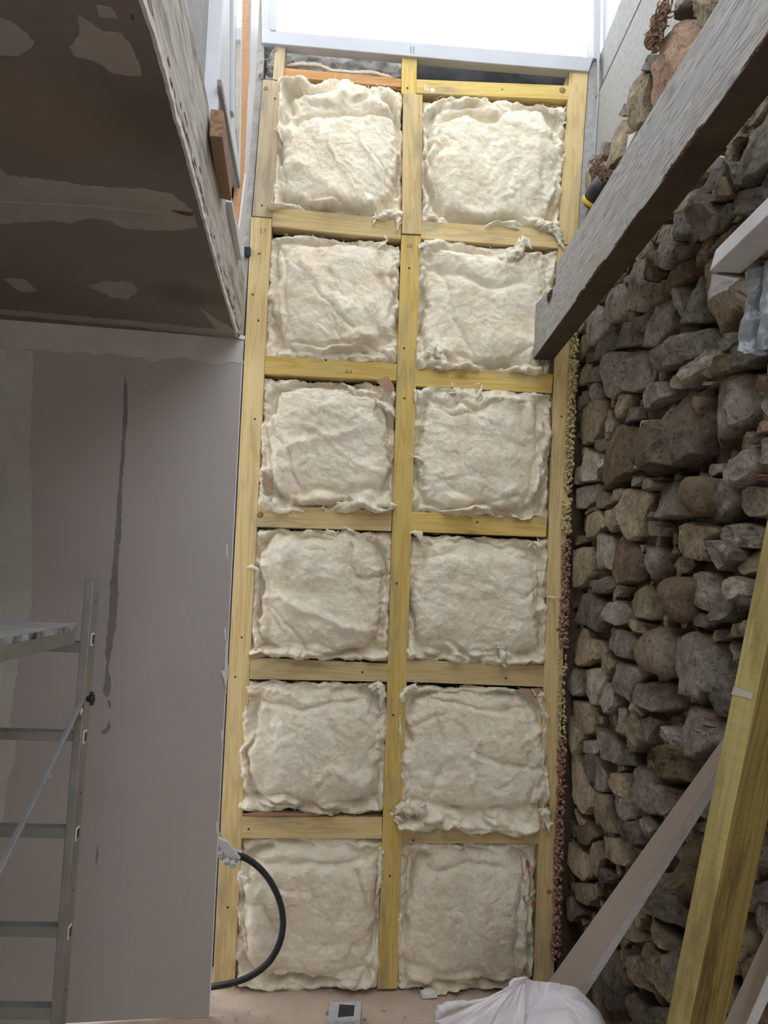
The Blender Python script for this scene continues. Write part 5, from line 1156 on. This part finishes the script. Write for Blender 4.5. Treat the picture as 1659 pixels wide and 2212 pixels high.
# open rung ends in the outer face, with bright rims
for (x, y) in ((192, 1383), (176, 1596), (159, 1808), (142, 2023)):
    z_ = T(x, y)[2]; xo = upx(z_)+wid*1.15
    box('rung_end', (xo-.004, YT+.013, z_-.017), (xo+.0022, YT+.039, z_+.017), GREYP2, up1, bevel=.004)
    box('rung_hole', (xo, YT+.018, z_-.012), (xo+.0030, YT+.034, z_+.012), BLACKP, up1, bevel=.002)
for (x, y) in ((198, 1299), (167, 1720), (150, 1934), (133, 2152)):
    z_ = T(x, y)[2]; xo = upx(z_)+wid*1.15; lathe('bolt_hole', [(.004, 0), (.001, .0008)], np.array([xo, YT+.03, z_]), (1, 0, 0), BLACKP, up1, 10)
# brace with wing nut
xb = float(T(190, 1512)[0]); b0 = T(186, 1500); b0 = b0+np.array([0, -.012, 0]); X1 = b0[0]
b1 = onX(0, 1878, X1-.01); b2 = b0+(b1-b0)*1.7
br = bar('brace', b0, b2, .007, .013, (1, 0, .2), STEEL, tr, bevel=.001)
lathe('wing_nut', [(.008, 0), (.008, .014), (.004, .018)], T(190, 1509, -.012), (1, -.2, 0), BLACKP, tr, 12)
for s_ in (-1, 1):
    for w_ in (0, 1): bar('wing', T(195, 1509, -.016), T(199+4*w_, 1509+s_*(15-5*w_), -.016), .006, .009, (1, 0, 0), BLACKP, tr, bevel=.002)
v, f = blob_chain([T(172, 1525, -.03), T(176, 1534, -.03), T(174, 1545, -.03)], [.004, .007, .004], 2, 10, .2, 30); mesh_obj('paint_blob', v, f, TORN, tr, smooth=True)
for (x, y, d_) in ((151, 1571, .02), (107, 1677, .10), (97, 1688, .11), (20, 1840, .24)):
    v, f = blob_chain([T(x, y-5, -.03-d_), T(x+1, y, -.03-d_), T(x, y+4, -.03-d_)], [.002, .004, .002], 5, 8, .2, 30); mesh_obj('paint_blob', v, f, TORN, br)
# platform resting on the end rung
zp = float(T(171, 1345, -.02)[2]); Xp = float(T(170, 1345, 0)[0])
pf = empty('platform', (Xp-.25, 1.6, zp), 'narrow paint-spattered platform board on aluminium rails, resting on the trestle', 'platform')
th_ = .018; q_ = [onZ(171, 1346, zp), onZ(-160, 1442, zp), onZ(-700, 1400, zp), onZ(-60, 1330, zp)]
x0_, y0_ = onZ(171, 1346, zp)[:2]; x1_, y1_ = onZ(0, 1377, zp)[:2]
k_ = (x1_-x0_)/(y1_-y0_); yn = .55; x0_ -= .004; y0_ -= .004; xn = x0_+k_*(yn-y0_)
P_ = [np.array([x0_, y0_, zp]), np.array([xn, yn, zp]), np.array([xn-.55, yn, zp]), np.array([x0_-.55, y0_+.03, zp])]
slab('board', P_, (0, 0, -.004), PLYTOP, pf, bevel=.0005)
slab('board_edge', [p-np.array([0, 0, .004]) for p in P_], (0, 0, -th_+.004), DARKPAINT, pf, bevel=.0005)
bar('rail', P_[0]+np.array([-.012, -.005, -.018-.016]), P_[1]+np.array([-.012, 0, -.018-.016]), .024, .032, (0, 0, 1), ALU, pf)
bar('rail', P_[3]+np.array([.012, -.005, -.018-.016]), P_[2]+np.array([.012, 0, -.018-.016]), .024, .032, (0, 0, 1), ALU, pf)
bar('cross_rail', P_[3]+np.array([0.02, -.03, -.018-.014]), P_[0]+np.array([-.03, -.03, -.018-.014]), .03, .028, (0, 0, 1), ALU, pf)
# far leg pair of the trestle, outside the picture
for xx in (0, lx+wid): bar('back_leg', np.array([xn-.02+xx*.42, yn+.02, zp-.054]), np.array([xn-.02+xx*.42, yn-.12, 0.0]), .03, .045, (0, 1, 0), ALU, tr)

# ================================================================ debris on the floor
def lump(name, px, size, seed, mt, label, cat, flat=.5, group=None):
    p = onZ(px[0], px[1], 0.004); me = bmesh.new(); bmesh.ops.create_icosphere(me, subdivisions=3, radius=1.0); V = np.array([v_.co[:] for v_ in me.verts]); fa = [tuple(v_.index for v_ in f_.verts) for f_ in me.faces]; me.free()
    V = V*(1+.45*fbm(V*1.3+seed, 3))[:, None]; V = np.clip(V, -.85, .85)*np.array([size, size*.8, size*flat]); V[:, 2] -= V[:, 2].min()
    o = mesh_obj(name, (V+np.array([p[0], p[1], -.002])).tolist(), fa, mt); return tag(o, label, cat, group)
lump('plaster_lump', (926, 2148), .034, 3, TORN, 'pale flake of plaster on the floor below the bottom right batt', 'plaster', .35)
p = onZ(745, 2206, .0)
blk2 = slab('block_offcut', [p+np.array([-.052, .02, .0]), p+np.array([-.055, -.09, 0]), p+np.array([.05, -.08, 0]), p+np.array([.056, .03, 0])], (0, 0, .05), plain('grey_aerated_block', (.40, .40, .40), (.55, .55, .55), 50, .95, .8, 120, .004), bevel=.004)
tag(blk2, 'rough grey block offcut on the floor at the bottom edge of the picture', 'block')
slab('dark_top', [p+np.array([-.02, .004, .0508]), p+np.array([-.024, -.07, .0508]), p+np.array([.028, -.06, .0508]), p+np.array([.03, .0, .0508])], (0, 0, -.002), DARKW, blk2, bevel=0)
rd = random.Random(12)
cr = ([], [])
for k in range(90):
    x, y = rd.uniform(460, 1120), rd.uniform(2140, 2212); p = onZ(x, y, 0.0); sz = rd.uniform(.0015, .005)*(1 if rd.random() < .85 else 1.9); b0 = len(cr[0])
    for d_ in ((1, 0, 0), (-1, 0, 0), (0, 1, 0), (0, -1, 0), (0, 0, 1), (0, 0, -.4)): cr[0].append(tuple(p[i]+d_[i]*sz*rd.uniform(.5, 1.2)+(0.004 if i == 2 else 0) for i in range(3)))
    cr[1].extend([tuple(b0+i for i in t_) for t_ in ((0, 2, 4), (2, 1, 4), (1, 3, 4), (3, 0, 4), (2, 0, 5), (1, 2, 5), (3, 1, 5), (0, 3, 5))])
tag(mesh_obj('floor_crumbs', cr[0], cr[1], CRUMB), 'scattered crumbs of plaster and mortar on the floor before the stud frame', 'crumbs', kind='stuff')
lump('mortar_lump', (712, 2186), .013, 8, PLASTC, 'small tan lump of mortar on the floor left of the centre stud', 'mortar', .6)
